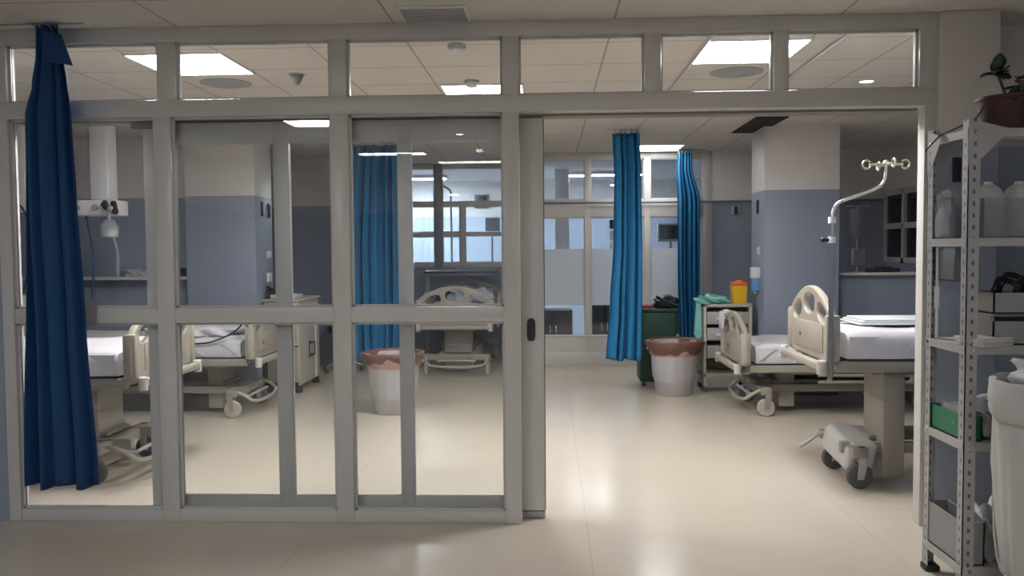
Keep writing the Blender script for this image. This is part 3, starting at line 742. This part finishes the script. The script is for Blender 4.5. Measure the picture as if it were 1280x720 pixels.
# ------------------------------------------------------------------ supply trolleys
CAB = mat('beige_cabinet', (.47, .435, .375), .45)
t = empty('supply_trolley', 'tall beige open-front trolley carrying the yellow sharps box', 'trolley', (1.87, 4.52, 0), 0)
b = MB()
for x in (-.25, .225): b.box(x, x+.03, -.2, .2, .07, .93, .005)
b.box(-.25, .255, -.2, .2, .9, .935, .005).box(-.25, .255, -.2, .2, .16, .2, .004).box(-.22, .23, .18, .2, .2, .9)
b.build('cabinet_body', CAB, t)
for z in (.36, .55, .72):
    d = MB(); d.box(-.215, .22, -.19, .17, z, z+.13, .006); o = d.build('drawer', mat('drawer_grey', (.36, .36, .37), .45), t)
    MB().box(-.12, .12, -.205, -.188, z+.05, z+.075, .004).build('handle', WHITE, o)
for x in (-.22, .225):
    for y in (-.16, .16):
        o = MB().box(x-.015, x+.02, y-.02, y+.02, .05, .08, .004).build('caster', GREY, t)
        MB().lathe([(.008, -.012), (.032, -.012), (.032, .012), (.008, .012)], 16, mtx=Matrix.Translation((x, y, .033)) @ Matrix.Rotation(PI/2, 4, 'X')).build('wheel', TYRE, o)
t = empty('sharps_box', 'yellow sharps box with a red lid on the right trolley', 'sharps box', (2.01, 4.45, .935))
b = MB(); b.lathe([(.085, 0), (.092, .01), (.105, .17), (.105, .19), (.001, .19)], 4, mtx=Matrix.Rotation(PI/4, 4, 'Z')); b.build('container', mat('sharps_yellow', (.75, .46, .02), .4), t, 30)
MB().box(-.08, .08, -.08, .08, .185, .225, .012).build('lid', mat('sharps_red', (.75, .1, .03), .4), t)
MB().cyl((0, 0, .22), (0, 0, .245), .035).build('cap', mat('sharps_orange', (.85, .3, .03), .4), t)
TEAL = mat('teal_plastic_film', (.2, .5, .47), .25, var=.3, vscale=14)
cloth_lump('plastic_bag', TEAL, (1.72, 4.45, .936), .17, .15, .05, 31, 'crumpled teal plastic packaging on the left of the trolley top', 'plastic bag', .3)
tb = MB(); tb.poly([(1.585, 4.31, .95), (1.6, 4.31, .6), (1.56, 4.31, .55), (1.52, 4.31, .62), (1.54, 4.31, .95)], depth=.02)
tb.poly([(1.535, 4.31, .93), (1.61, 4.31, .93), (1.62, 4.36, .955), (1.54, 4.36, .955)], depth=.01)
o = tb.build('plastic_bag', TEAL); tag(o, 'teal plastic bag hanging down the left side of the trolley', 'plastic bag')
# left beige locker
t = empty('bedside_locker', 'beige bedside locker on casters beside the left pillar bed', 'locker', (-2.865, 4.5, 0))
b = MB(); b.box(-.19, .2, -.22, .55, .08, .99, .02).box(-.2, .215, -.24, .57, .985, 1.01, .01); b.build('cabinet_body', CAB, t)
d = MB().box(-.16, .16, -.235, -.22, .12, .5, .008).build('door', PVC, t)
for z0 in (.55, .76): MB().box(-.16, .16, -.235, -.22, z0, z0+.18, .008).build('drawer', PVC, t)
b = MB(); b.box(-.185, -.155, -.245, -.235, .1, .52).box(-.18, .18, -.245, -.235, .085, .12).box(-.18, .18, -.245, -.235, .5, .515)
b.build('door_seal', DARK, t)
MB().box(.2, .206, .1, .12, .34, .54).box(.2, .235, .12, .24, .36, .38, .006).box(.2, .235, .12, .24, .5, .52, .006).box(.225, .235, .22, .24, .36, .52, .004).build('side_handle', DARK, t)
MB().box(.2, .212, .34, .4, .1, .95, .004).build('corner_strip', WHITE, t)
for x in (-.15, .16):
    for y in (-.18, .5):
        MB().box(x-.035, x+.035, y-.035, y+.035, .0, .08, .01).build('caster', DARK, t)
b = MB(); b.box(-.18, .14, -.14, .14, 0, .012, .005).box(-.18, .14, -.14, -.125, .012, .04, .004).box(-.18, .14, .125, .14, .012, .04, .004).box(-.18, -.165, -.14, .14, .012, .04, .004).box(.125, .14, -.14, .14, .012, .04, .004)
o = b.build('tray', WHITE); o.location = (-2.9, 4.6, 1.01); tag(o, 'white shallow tray on top of the beige bedside locker', 'tray')
# dark equipment beyond locker by the back wall
t = empty('wheeled_stool', 'dark stool with chrome legs against the back wall, left of alcove', 'stool', (-2.62, 5.9, 0))
MB().lathe([(.001, .5), (.17, .5), (.185, .53), (.18, .57), (.15, .58), (.001, .58)], 28).build('seat', DARK, t)
MB().cyl((0, 0, .12), (0, 0, .5), .025).build('post', STEEL, t)
for k in range(5):
    a = k*1.2566+.3; o = MB().tube([(0, 0, .13), (.12*math.cos(a), .12*math.sin(a), .12), (.25*math.cos(a), .25*math.sin(a), .07)], .014).build('leg', STEEL, t)
    MB().ball((.25*math.cos(a), .25*math.sin(a), .03), .03).build('caster', TYRE, o)

# ------------------------------------------------------------------ left bay: pendant and ledge clutter
t = empty('ceiling_pendant', 'white ceiling-hung medical supply pendant over the left beds', 'pendant', (-4.05, 2.95, 0))
MB().box(-.085, .085, -.09, .09, 2.0, H-.03, .02).build('column', WHITE, t)
MB().lathe([(.001, H-.0), (.2, H), (.2, H-.03), (.001, H-.03)], 32).build('ceiling_plate', WHITE, t)
o = MB().box(-.62, .16, -.13, .13, 1.86, 2.0, .02).build('service_head', WHITE, t)
for k in range(4): MB().cyl((-.5+k*.16, -.13, 1.93), (-.5+k*.16, -.15, 1.93), .028).build('gas_outlet', GREY, o)
for k in range(3): MB().cyl((.08+.04*k, -.15, 1.97-.05*(k % 2)), (.1+.05*k, -.2, 1.95-.03*k), .026).ball((.12+.04*k, -.2, 1.93-.02*k), .03).build('valve', DARK if k != 1 else GREY, t)
CLEAR = glass('clear_plastic', (.78, .82, .84), .35)
MB().lathe([(.055, 0), (.075, .01), (.08, .1), (.05, .16), (.03, .17), (.001, .17)], 24, c=(.13, -.18, 1.65)).build('suction_jar', CLEAR, t)
MB().lathe([(.05, .015), (.07, .02), (.074, .07), (.001, .07)], 24, c=(.13, -.18, 1.65)).build('jar_contents', WHITE, t)
MB().cyl((.13, -.18, 1.82), (.13, -.18, 1.9), .014).build('jar_neck', GREY, t)
MB().tube([(.16, -.18, 1.66), (.2, -.18, 1.55), (.19, -.16, 1.4), (.15, -.1, 1.3)], .012).build('tube', CLEAR, t)
MB().tube([(-.15, -.05, 1.86), (-.13, 0, 1.6), (-.15, .05, 1.35), (-.2, .1, 1.1)], .009).build('cable', mat('blue_cable', (.03, .06, .14), .5), t)
t = empty('wall_console', 'white socket console with a dangling black cable at the far left', 'console', (-4.8, 2.9, 0))
MB().box(-.18, .18, -.06, .06, 1.9, 2.06, .015).build('housing', WHITE, t)
MB().box(-.05, .05, -.02, .02, 2.06, H-.001, .01).build('hanger', WHITE, t)
MB().cyl((-.04, -.06, 1.97), (-.04, -.08, 1.97), .03).build('socket', DARK, t)
MB().tube([(-.04, -.08, 1.97), (.08, -.09, 1.95), (.12, -.08, 1.7), (.1, -.08, 1.4), (.05, -.06, 1.25), (.02, -.05, 1.15)], .008).build('cable', DARK, t)
t = empty('infusion_pump', 'grey pump with dark dial hanging on the cable stand at far left', 'infusion pump', (-4.72, 2.6, 0))
MB().box(-.1, .1, -.07, .07, 1.0, 1.16, .02).build('housing', GREY, t)
MB().cyl((-.03, -.07, 1.12), (-.03, -.09, 1.12), .035).build('dial', DARK, t)
MB().cyl((0, .03, .05), (0, .03, 1.3), .012).build('pole', STEEL, t)
MB().lathe([(.001, 0), (.2, 0), (.2, .03), (.04, .06), (.001, .06)], 24).build('base', GREY, t)
cloth_lump('plastic_bag', mat('pale_plastic', (.45, .45, .48), .4), (-4.42, 4.28, 1.262), .14, .07, .05, 41, 'crumpled pale plastic bag on the left bay ledge', 'plastic bag', .3)
cloth_lump('equipment_bag', mat('black_bag', (.015, .015, .018), .5), (-4.02, 4.3, 1.262), .16, .07, .06, 42, 'black equipment bag on the left bay ledge beside the pillar', 'bag', .15)
# right bay ledge clutter
t = empty('charger', 'small black charger with a lit red indicator on right bay ledge', 'charger', (3.95, 4.43, 1.255))
MB().box(-.1, .1, -.05, .05, 0, .05, .012).build('housing', DARK, t)
MB().ball((-.02, -.045, .05), .014).build('indicator', emis('red_indicator', (1, .35, .25), 4), t)
o = MB().box(-.17, .17, -.05, .05, 0, .04, .012).box(-.08, .1, -.04, .04, .04, .06, .012).build('equipment_case', mat('dark_case', (.03, .03, .035), .5)); o.location = (3.5, 4.43, 1.255); tag(o, 'low black equipment case on the right bay ledge', 'case')
# drip stands in the dim right bay
for k, (x, y, l) in enumerate(((3.62, 5.5, 'grey drip stand with hanging bag in the dim right bay'),)):
    t = empty('drip_stand', l, 'drip stand', (x, y, 0))
    MB().cyl((0, 0, .05), (0, 0, 2.0), .014).build('pole', STEEL, t)
    MB().cyl((-.14, 0, 2.0), (.14, 0, 2.0), .009).build('hook_bar', STEEL, t)
    MB().lathe([(.02, -.36), (.06, -.3), (.075, -.1), (.07, -.02), (.001, -.01)], 16, c=(-.02, -.04, 1.98)).build('drip_bag', CLEAR, t)
    MB().box(-.07, .07, -.09, .02, 1.3, 1.5, .015).build('pump', GREY, t)
    b = MB()
    for q in range(5): b.tube([(0, 0, .1), (.26*math.cos(q*1.257), .26*math.sin(q*1.257), .03)], .014, smooth=0)
    b.build('foot', GREY, t)

# ------------------------------------------------------------------ room behind the glazing
def lamp_strip(x, y, sx, label, m=LITB, H=H-.03):
    t = empty('ceiling_light', label, 'ceiling light', (x, y, H), 0, 'strip lights of the room behind the glazing')
    MB().box(-sx/2, sx/2, -.14, .14, -.05, 0, .005).build('housing', WHITE, t)
    MB().box(-sx/2+.03, sx/2-.03, -.1, .1, -.06, -.045, .005).build('diffuser', m, t)
lamp_strip(-2.3, 9.2, 1.3, 'strip ceiling light of the back room, seen through the alcove windows', LITW)
lamp_strip(.9, 8.9, 1.2, 'strip ceiling light of the back room, above the glazing posts')
t = empty('ceiling_pendant', 'white supply pendant column in room behind the back glazing', 'pendant', (.2, 8.4, 0))
MB().box(-.11, .11, -.1, .1, 1.1, H, .02).build('column', WHITE, t)
MB().box(-.3, .3, -.13, .13, 1.3, 1.45, .02).build('service_head', GREY, t)
t = empty('infusion_rack', 'infusion pump rack on a pole behind the back glazing', 'pump rack', (1.0, 8.2, 0))
MB().cyl((0, 0, .04), (0, 0, 2.0), .014).build('pole', STEEL, t)
for k in range(3): MB().box(-.09, .09, -.08, .02, 1.48+k*.17, 1.62+k*.17, .012).build('pump', DARK if k == 2 else WHITE, t)
MB().lathe([(.001, 0), (.25, 0), (.25, .03), (.03, .07), (.001, .07)], 24).build('base', GREY, t)
t = empty('patient_monitor', 'dark patient monitor on its stand behind the right glazing pane', 'monitor', (1.85, 8.4, 0))
MB().box(-.2, .2, -.05, .05, 1.62, 1.9, .015).build('housing', GREY, t)
MB().box(-.17, .17, -.056, -.048, 1.66, 1.87).build('screen', mat('off_screen', (.03, .04, .06), .15), t)
MB().cyl((0, 0, .03), (0, 0, 1.62), .02).build('stand', STEEL, t)
MB().lathe([(.001, 0), (.25, 0), (.25, .03), (.03, .07), (.001, .07)], 24).build('base', GREY, t)
DCAB = mat('dark_cabinet', (.07, .07, .08), .5)
for k, (x, wd, hh, l) in enumerate(((.05, .55, .66, 'dark low cabinet behind the leftmost glazing pane'), (.78, .5, .72, 'dark low cabinet behind the second glazing pane'), (1.6, .6, .7, 'dark low cabinet behind the right glazing pane'))):
    t = empty('low_cabinet', l, 'cabinet', (x, 7.5+.15*k, 0), 0, 'dark low cabinets in the back room')
    MB().box(-wd/2, wd/2, -.25, .25, .05, hh, .01).build('cabinet_body', DCAB, t)
    for s in (-1, 1): 
        d = MB().box(s*wd/4-wd/4+.01, s*wd/4+wd/4-.01, -.265, -.25, .08, hh-.03, .005).build('door', mat('dark_door', (.1, .09, .09), .5), t)
        MB().box(s*.04-.01, s*.04+.01, -.28, -.262, hh*.5, hh*.5+.12, .004).build('handle', STEEL, d)
    MB().box(-wd/2+.02, wd/2-.02, -.22, .22, 0, .05).build('plinth', DARK, t)
t = empty('wall_clock', 'dark square wall box seen through the upper alcove window', 'wall box', (-1.2, 10.5, 2.38))
MB().box(-.13, .13, -.06, 0, -.12, .12, .01).build('housing', mat('wall_box_grey', (.16, .17, .19), .5), t)
MB().box(-.1, .1, -.066, -.058, -.09, .09, .004).build('face', DARK, t)
t.name = 'wall_box'
t = empty('lamp_pole', 'slim grey drip pole standing behind the alcove windows', 'pole', (-1.5, 8.4, 0))
MB().tube([(0, 0, .05), (0, 0, 2.4), (-.03, 0, 2.46), (-.22, 0, 2.54)], .017, smooth=1).build('pole', mat('pole_dark_steel', (.3, .31, .33)), t)
MB().lathe([(.001, 0), (.25, 0), (.25, .03), (.03, .06), (.001, .06)], 24).build('base', GREY, t)

# ------------------------------------------------------------------ corridor: metal rack
RX0, RX1, RY0, RY1 = 1.765, 2.68, -.98, -.60
t = empty('metal_rack', 'grey slotted-angle metal shelving rack right of the open doorway', 'rack', (0, 0, 0))
def post(x, y, sx, sy, top=2.06):
    b = MB(); w_ = .05; th = .004
    b.box(min(x, x+sx*w_), max(x, x+sx*w_), min(y, y+sy*th), max(y, y+sy*th), .02, top)
    b.box(min(x, x+sx*th), max(x, x+sx*th), min(y, y+sy*w_), max(y, y+sy*w_), .02, top)
    o = b.build('post', SLOT, t)
    MB().box(x-.012+sx*.02, x+.012+sx*.02, y-.012+sy*.02, y+.012+sy*.02, 0, .03).box(min(x-sx*.008, x+sx*.058), max(x-sx*.008, x+sx*.058), min(y-sy*.008, y+sy*.058), max(y-sy*.008, y+sy*.058), 0, .03, .005).build('foot', DARK, o)
for x, sx in ((RX0, 1), (RX1, -1)):
    for y, sy in ((RY0, 1), (RY1, -1)): post(x, y, sx, sy)
for z in (2.02, 1.56, 1.1, .685, .145):
    b = MB(); b.box(RX0+.005, RX1-.005, RY0+.005, RY1-.005, z-.006, z, .001)
    for y0, y1 in ((RY0-.002, RY0+.003), (RY1-.003, RY1+.002)): b.box(RX0+.004, RX1-.004, y0, y1, z-.035, z)
    for x0, x1 in ((RX0-.002, RX0+.003), (RX1-.003, RX1+.002)): b.box(x0, x1, RY0+.004, RY1-.004, z-.035, z)
    b.build('shelf', mat('shelf_grey', (.45, .45, .45), .4, .2, var=.05), t)
for y in (RY0-.004, RY1+.002):
    for x, q in ((RX0, 1), (RX1, -1)):
        MB().poly([(x, y, 2.06), (x+q*.16, y, 2.02), (x+q*.16, y, 2.0), (x+q*.06, y, 1.9), (x, y, 1.86)], depth=.003).build('corner_gusset', SLOT, t)
MB().poly([(RX0-.003, RY1, 2.06), (RX0-.003, RY1-.13, 2.02), (RX0-.003, RY1-.13, 2.0), (RX0-.003, RY1-.05, 1.9), (RX0-.003, RY1, 1.86)], depth=.003).build('corner_gusset', SLOT, t)
for z in (2.0, 1.545, 1.085, .67, .13):
    MB().cyl((RX0+.03, RY0-.003, z), (RX0+.03, RY0-.01, z), .009, n=8).build('bolt', STEEL, t)
    MB().cyl((RX0+.004, RY1-.03, z), (RX0-.006, RY1-.03, z), .009, n=8).build('bolt', STEEL, t)

# plant on the rack
t = empty('potted_plant', 'dark leafy plant in a dark red pot on top of the metal rack', 'plant', (2.0, -.84, 2.02))
POT = mat('dark_red_pot', (.05, .016, .015), .6)
MB().lathe([(.001, 0), (.098, 0), (.102, .01), (.122, .135), (.128, .137), (.128, .15), (.115, .15), (.108, .125), (.001, .125)], 32).build('pot', POT, t)
MB().lathe([(.001, .13), (.1, .128), (.1, .124), (.001, .124)], 24).build('soil', mat('soil', (.03, .02, .015), .9), t)
LEAF = mat('dark_green_leaf', (.015, .035, .016), .4, var=.4, vscale=10)
def leaf(base, d, ln, wd, droop, n=7):
    b = bmesh.new(); d = Vector(d).normalized(); side = d.cross(Vector((0, 0, 1)))
    side = side.normalized() if side.length > .05 else Vector((1, 0, 0)); rows = []
    for i in range(n+1):
        u = i/n; p = Vector(base)+d*ln*u+Vector((0, 0, -droop*u*u)); hw = wd*math.sin(PI*min(1, .06+u*.94))**.8*.5
        rows.append([b.verts.new(p-side*hw), b.verts.new(p+Vector((0, 0, -.15*wd))), b.verts.new(p+side*hw)])
    for A, B in zip(rows, rows[1:]):
        for k in range(2): b.faces.new((A[k], A[k+1], B[k+1], B[k]))
    return b
fol = MB(); stm = MB(); r = random.Random(5)
for k in range(22):
    th = r.uniform(3.6, 6.1); fol._join(leaf((r.uniform(.0, .12), r.uniform(-.11, -.02), r.uniform(.17, .23)), (math.cos(th), math.sin(th), r.uniform(-.1, .6)), r.uniform(.06, .1), r.uniform(.05, .07), r.uniform(.03, .09)))
stems = [((0, 0, .12), (-.05, .0, .25)), ((0, 0, .12), (.05, -.02, .2)), ((.02, 0, .12), (.1, .02, .2)), ((.0, 0, .12), (.13, -.04, .17))]
for a, c in stems:
    stm.tube([a, ((a[0]+c[0])/2-.01, (a[1]+c[1])/2, (a[2]+c[2])/2+.03), c], .006)
    for k in range(9):
        th = r.uniform(0, 6.28); fol._join(leaf(c, (math.cos(th), math.sin(th), r.uniform(-.2, 1.0)), r.uniform(.05, .085), r.uniform(.04, .06), r.uniform(0, .05)))
for k in range(26):
    th = r.uniform(0, 6.28); fol._join(leaf((r.uniform(-.02, .11), r.uniform(-.05, .05), .13), (math.cos(th), math.sin(th)*.8, .5), r.uniform(.09, .13), .06, r.uniform(.04, .1)))
for p in ((-.055, 0, .25), (-.05, -.01, .27)): fol._join(leaf(p, (-.1, -.3, 1), .07, .055, .0))
stm.tube([(.0, 0, .12), (-.1, -.02, .15), (-.15, -.03, .05), (-.2, .02, .03), (-.25, .1, .0)], .004)
fol._join(leaf((-.24, .1, .01), (-.6, .2, -.6), .09, .05, .01)); fol._join(leaf((-.14, .0, .05), (-.6, -.3, -.2), .07, .035, .03))
f = fol.build('foliage', LEAF, t, 60); f.modifiers.new('thick', 'SOLIDIFY').thickness = .0015
stm.build('stem', mat('stem_green', (.06, .07, .03), .6), t)

# shelf goods
PLA = glass('milky_plastic', (.8, .82, .84), .62)
def jar(loc, label, r_=.065, h_=.2, first=[None]):
    if first[0] is None:
        t = empty('plastic_bottle', label, 'bottle', loc, 0, 'milky round-shouldered bottles in the tub')
        MB().lathe([(.001, 0), (r_, 0), (r_, h_*.7), (r_*.95, h_*.82), (r_*.78, h_*.92), (r_*.4, h_)], 24).build('bottle_body', mat('milky_bottle', (.55, .56, .56), .35), t)
        MB().lathe([(r_*.3, h_-.01), (r_*.3, h_+.012), (.001, h_+.014)], 18).build('cap', WHITE, t)
        first[0] = t; return t
    return dup(first[0], loc, label)
jar((1.93, -.82, 1.57), 'milky bottle in the tub on the upper rack shelf, leftmost of three', .06, .225)
jar((2.06, -.82, 1.57), 'milky bottle in the tub on the upper rack shelf, middle of three')
jar((2.19, -.82, 1.57), 'milky bottle in the tub on the upper rack shelf, rightmost of three')
def tub(name, loc, sx, sy, h_, m, label, cat='tub', th=.004):
    t = MB(); t.box(-sx/2, sx/2, -sy/2, sy/2, 0, th).box(-sx/2, sx/2, -sy/2, -sy/2+th, 0, h_).box(-sx/2, sx/2, sy/2-th, sy/2, 0, h_).box(-sx/2, -sx/2+th, -sy/2, sy/2, 0, h_).box(sx/2-th, sx/2, -sy/2, sy/2, 0, h_)
    o = t.build(name, m); o.location = loc; tag(o, label, cat); return o
tub('storage_tub', (2.1, -.81, 1.561), .5, .26, .17, glass('tub_plastic', (.8, .83, .84), .22), 'clear plastic tub holding milky bottles on the upper rack shelf')
tub('storage_tub', (1.81, -.72, 1.561), .075, .2, .18, glass('tub_plastic', (.8, .83, .84), .22), 'narrow clear tub at the left end of the upper rack shelf')
cloth_lump('plastic_bag', PLA, (1.80, -.72, 1.57), .03, .085, .12, 51, 'clear plastic packaging stuffed in the narrow tub on the rack', 'plastic bag', .2)
# middle shelf: trays with black cables, clear tray hanging below the upper shelf
TRAY = mat('grey_tray', (.3, .29, .28), .5)
tub('parts_tray', (2.07, -.8, 1.102), .34, .28, .1, TRAY, 'grey tray of white fittings on the middle rack shelf, under the cable tray', 'tray', .006)
ut = tub('parts_tray', (2.07, -.8, 1.235), .34, .28, .09, TRAY, 'grey tray of black cables on the middle rack shelf', 'tray', .006)
for s in (-1, 1): MB().box(s*.168-.006, s*.168+.006, -.13, .13, -.034, 0).build('spacer', TRAY, ut)
r = random.Random(3)
for k in range(4):
    cx, cy = 1.99+.05*k, -.86+.035*(k % 2)
    pts = [(cx+.055*math.cos(a)*(1+.1*math.sin(2*a+k)), cy+.05*math.sin(a)*.5-.02*math.sin(a*3), 1.32+.06*math.sin(a)+.02*(k % 2)) for a in [q*2*PI/14 for q in range(15)]]
    o = MB().tube(pts, .013).build('coiled_cable', mat('black_cable', (.012, .012, .014), .3))
    tag(o, ['leftmost coil of black cable in the upper tray of the rack', 'second coil of black cable from the left in the rack tray', 'third coil of black cable from the left in the rack tray', 'rightmost coil of black cable in the upper tray of the rack'][k], 'cable', 'black cable coils in the rack tray')
for k, (x, y, a) in enumerate(((2.02, -.89, .3), (2.08, -.87, -.4), (2.12, -.9, 1.0))):
    b = MB(); b.cyl((-.03, 0, .015), (.03, 0, .015), .012).cyl((.03, 0, .015), (.05, 0, .015), .02).cyl((-.01, 0, .02), (-.01, 0, .05), .01)
    o = b.build('pipe_fitting', WHITE); o.location = (x, y, 1.114); o.rotation_euler = (0, 0, a)
    tag(o, ['white plastic fitting in the lower tray, leftmost', 'white plastic fitting in the lower tray, between two others', 'white plastic fitting in the lower tray, rightmost'][k], 'fitting', 'white fittings in the lower rack tray')
t = empty('clear_holder', 'clear plastic holder hanging from the upper shelf at rack left side', 'holder', (1.83, -.72, 1.37))
MB().box(-.04, .04, -.1, .1, 0, .006).box(-.04, -.035, -.1, .1, 0, .15).box(.035, .04, -.1, .1, 0, .15).box(-.04, .04, .095, .1, 0, .15).box(-.04, .04, -.1, -.095, 0, .1).build('holder_body', glass('tub_plastic', (.8, .83, .84), .22), t)
for s in (-1, 1): MB().cyl((0, s*.09, .15), (0, s*.09, .155), .005, n=8).box(-.004, .004, s*.09-.004, s*.09+.004, .006, .155).build('hook', STEEL, t)
t = empty('hanging_tube', 'thin white tube hanging down inside the left side of the rack', 'tube', (1.79, -.655, 1.101))
MB().cyl((0, 0, 0), (0, 0, .42), .007, n=10).build('rod', WHITE, t)
MB().cyl((0, 0, .14), (0, 0, .24), .013, n=12).build('grip', WHITE, t)
# papers on the middle shelf
r = random.Random(2)
for k in range(4):
    o = MB().box(-.09, .09, -.07, .07, 0, .008, .001).build('paper_pad', mat('cream_paper', (.6, .59, .54), .8)); o.location = (1.87, -.93+.004*k, 1.101+.009*k); o.rotation_euler = (0, 0, .35+r.uniform(-.12, .12))
    tag(o, ['bottom paper pad of the stack on the middle rack shelf edge', 'second paper pad from the bottom of the rack shelf stack', 'third paper pad from the bottom of the rack shelf stack', 'topmost paper pad of the stack on the middle rack shelf edge'][k], 'paper pad', 'paper pads on the middle rack shelf')
# lower shelves
gb = tub('green_box', (1.815, -.79, .686), .08, .32, .11, mat('green_plastic', (.01, .17, .08), .45), 'green open box on the lower rack shelf', 'box', .006)
cloth_lump('paper_packets', PLA, (1.815, -.79, .73), .032, .13, .05, 61, 'white paper packets filling the green box', 'packets', .25)
cloth_lump('plastic_bag', mat('pale_plastic', (.45, .45, .48), .4), (1.96, -.83, .686), .09, .12, .1, 62, 'pale plastic bag on lower rack shelf right of the green box', 'plastic bag', .3)
cloth_lump('plastic_bag', mat('white_wrap', (.7, .7, .72), .5), (2.15, -.82, .686), .12, .13, .13, 63, 'heaped white wrapping on lower rack shelf behind the laundry bag', 'plastic bag', .3)
tub('grey_bin_box', (1.82, -.79, .146), .1, .34, .19, mat('mid_grey_box', (.28, .28, .28), .5), 'grey open box on the bottom rack shelf', 'box', .006)
cloth_lump('cloth_bundle', mat('pale_plastic', (.45, .45, .48), .4), (1.98, -.8, .146), .09, .14, .12, 64, 'grey crumpled bundle on the bottom rack shelf', 'bundle', .3)
# laundry hamper in front of the rack
t = empty('laundry_hamper', 'white laundry bag on a wheeled stand in front of the rack', 'laundry hamper', (2.02, -1.27, 0))
def wbag(k, z):
    a = 2*PI*k/72
    return .007*math.sin(a*9+z*5)+.005*math.sin(a*5-z*8)+.004*math.sin(a*17)
BG = mat('white_laundry_cloth', (.5, .5, .485), .85, bump=.3, bscale=20)
MB().lathe([(.001, .2), (.16, .19), (.215, .23), (.23, .4), (.245, .65), (.25, .85), (.245, .93)], 72, wob=wbag).build('bag', BG, t, 60)
MB().lathe([(.258, .84), (.272, .86), (.278, .92), (.27, .99), (.255, 1.0), (.24, .985), (.235, .9)], 72, wob=lambda k, z: .01*math.sin(k*.55)+.006*math.sin(k*1.3+z*20)).build('bag_cuff', BG, t, 60)
b = MB()
for a in (.6, 2.2, 3.9, 5.3):
    b.tube([(.235*math.cos(a)*.7, .235*math.sin(a)*.7, .12), (.275*math.cos(a), .275*math.sin(a), .2), (.268*math.cos(a), .268*math.sin(a), .9)], .009)
b.tube([(.2*math.cos(k*2*PI/16), .2*math.sin(k*2*PI/16), .12) for k in range(17)], .011)
b.build('stand', STEEL, t)
MB().lathe([(.001, .13), (.2, .13), (.2, .15), (.001, .15)], 32).build('base_plate', mat('brown_base', (.12, .06, .05), .5), t)
for a in (.6, 2.2, 3.9, 5.3):
    o = MB().cyl((.19*math.cos(a), .19*math.sin(a), .12), (.19*math.cos(a), .19*math.sin(a), .06), .01).build('caster', GREY, t)
    MB().lathe([(.008, -.012), (.04, -.012), (.04, .012), (.008, .012)], 18, mtx=Matrix.Translation((.19*math.cos(a), .19*math.sin(a), .04)) @ Matrix.Rotation(PI/2, 4, 'X')).build('wheel', TYRE, o)
cloth_lump('cloth_bundle', mat('white_wrap', (.7, .7, .72), .5), (2.02, -1.27, .93), .16, .16, .1, 65, 'white crumpled linen showing at the top of the laundry hamper', 'linen', .2)
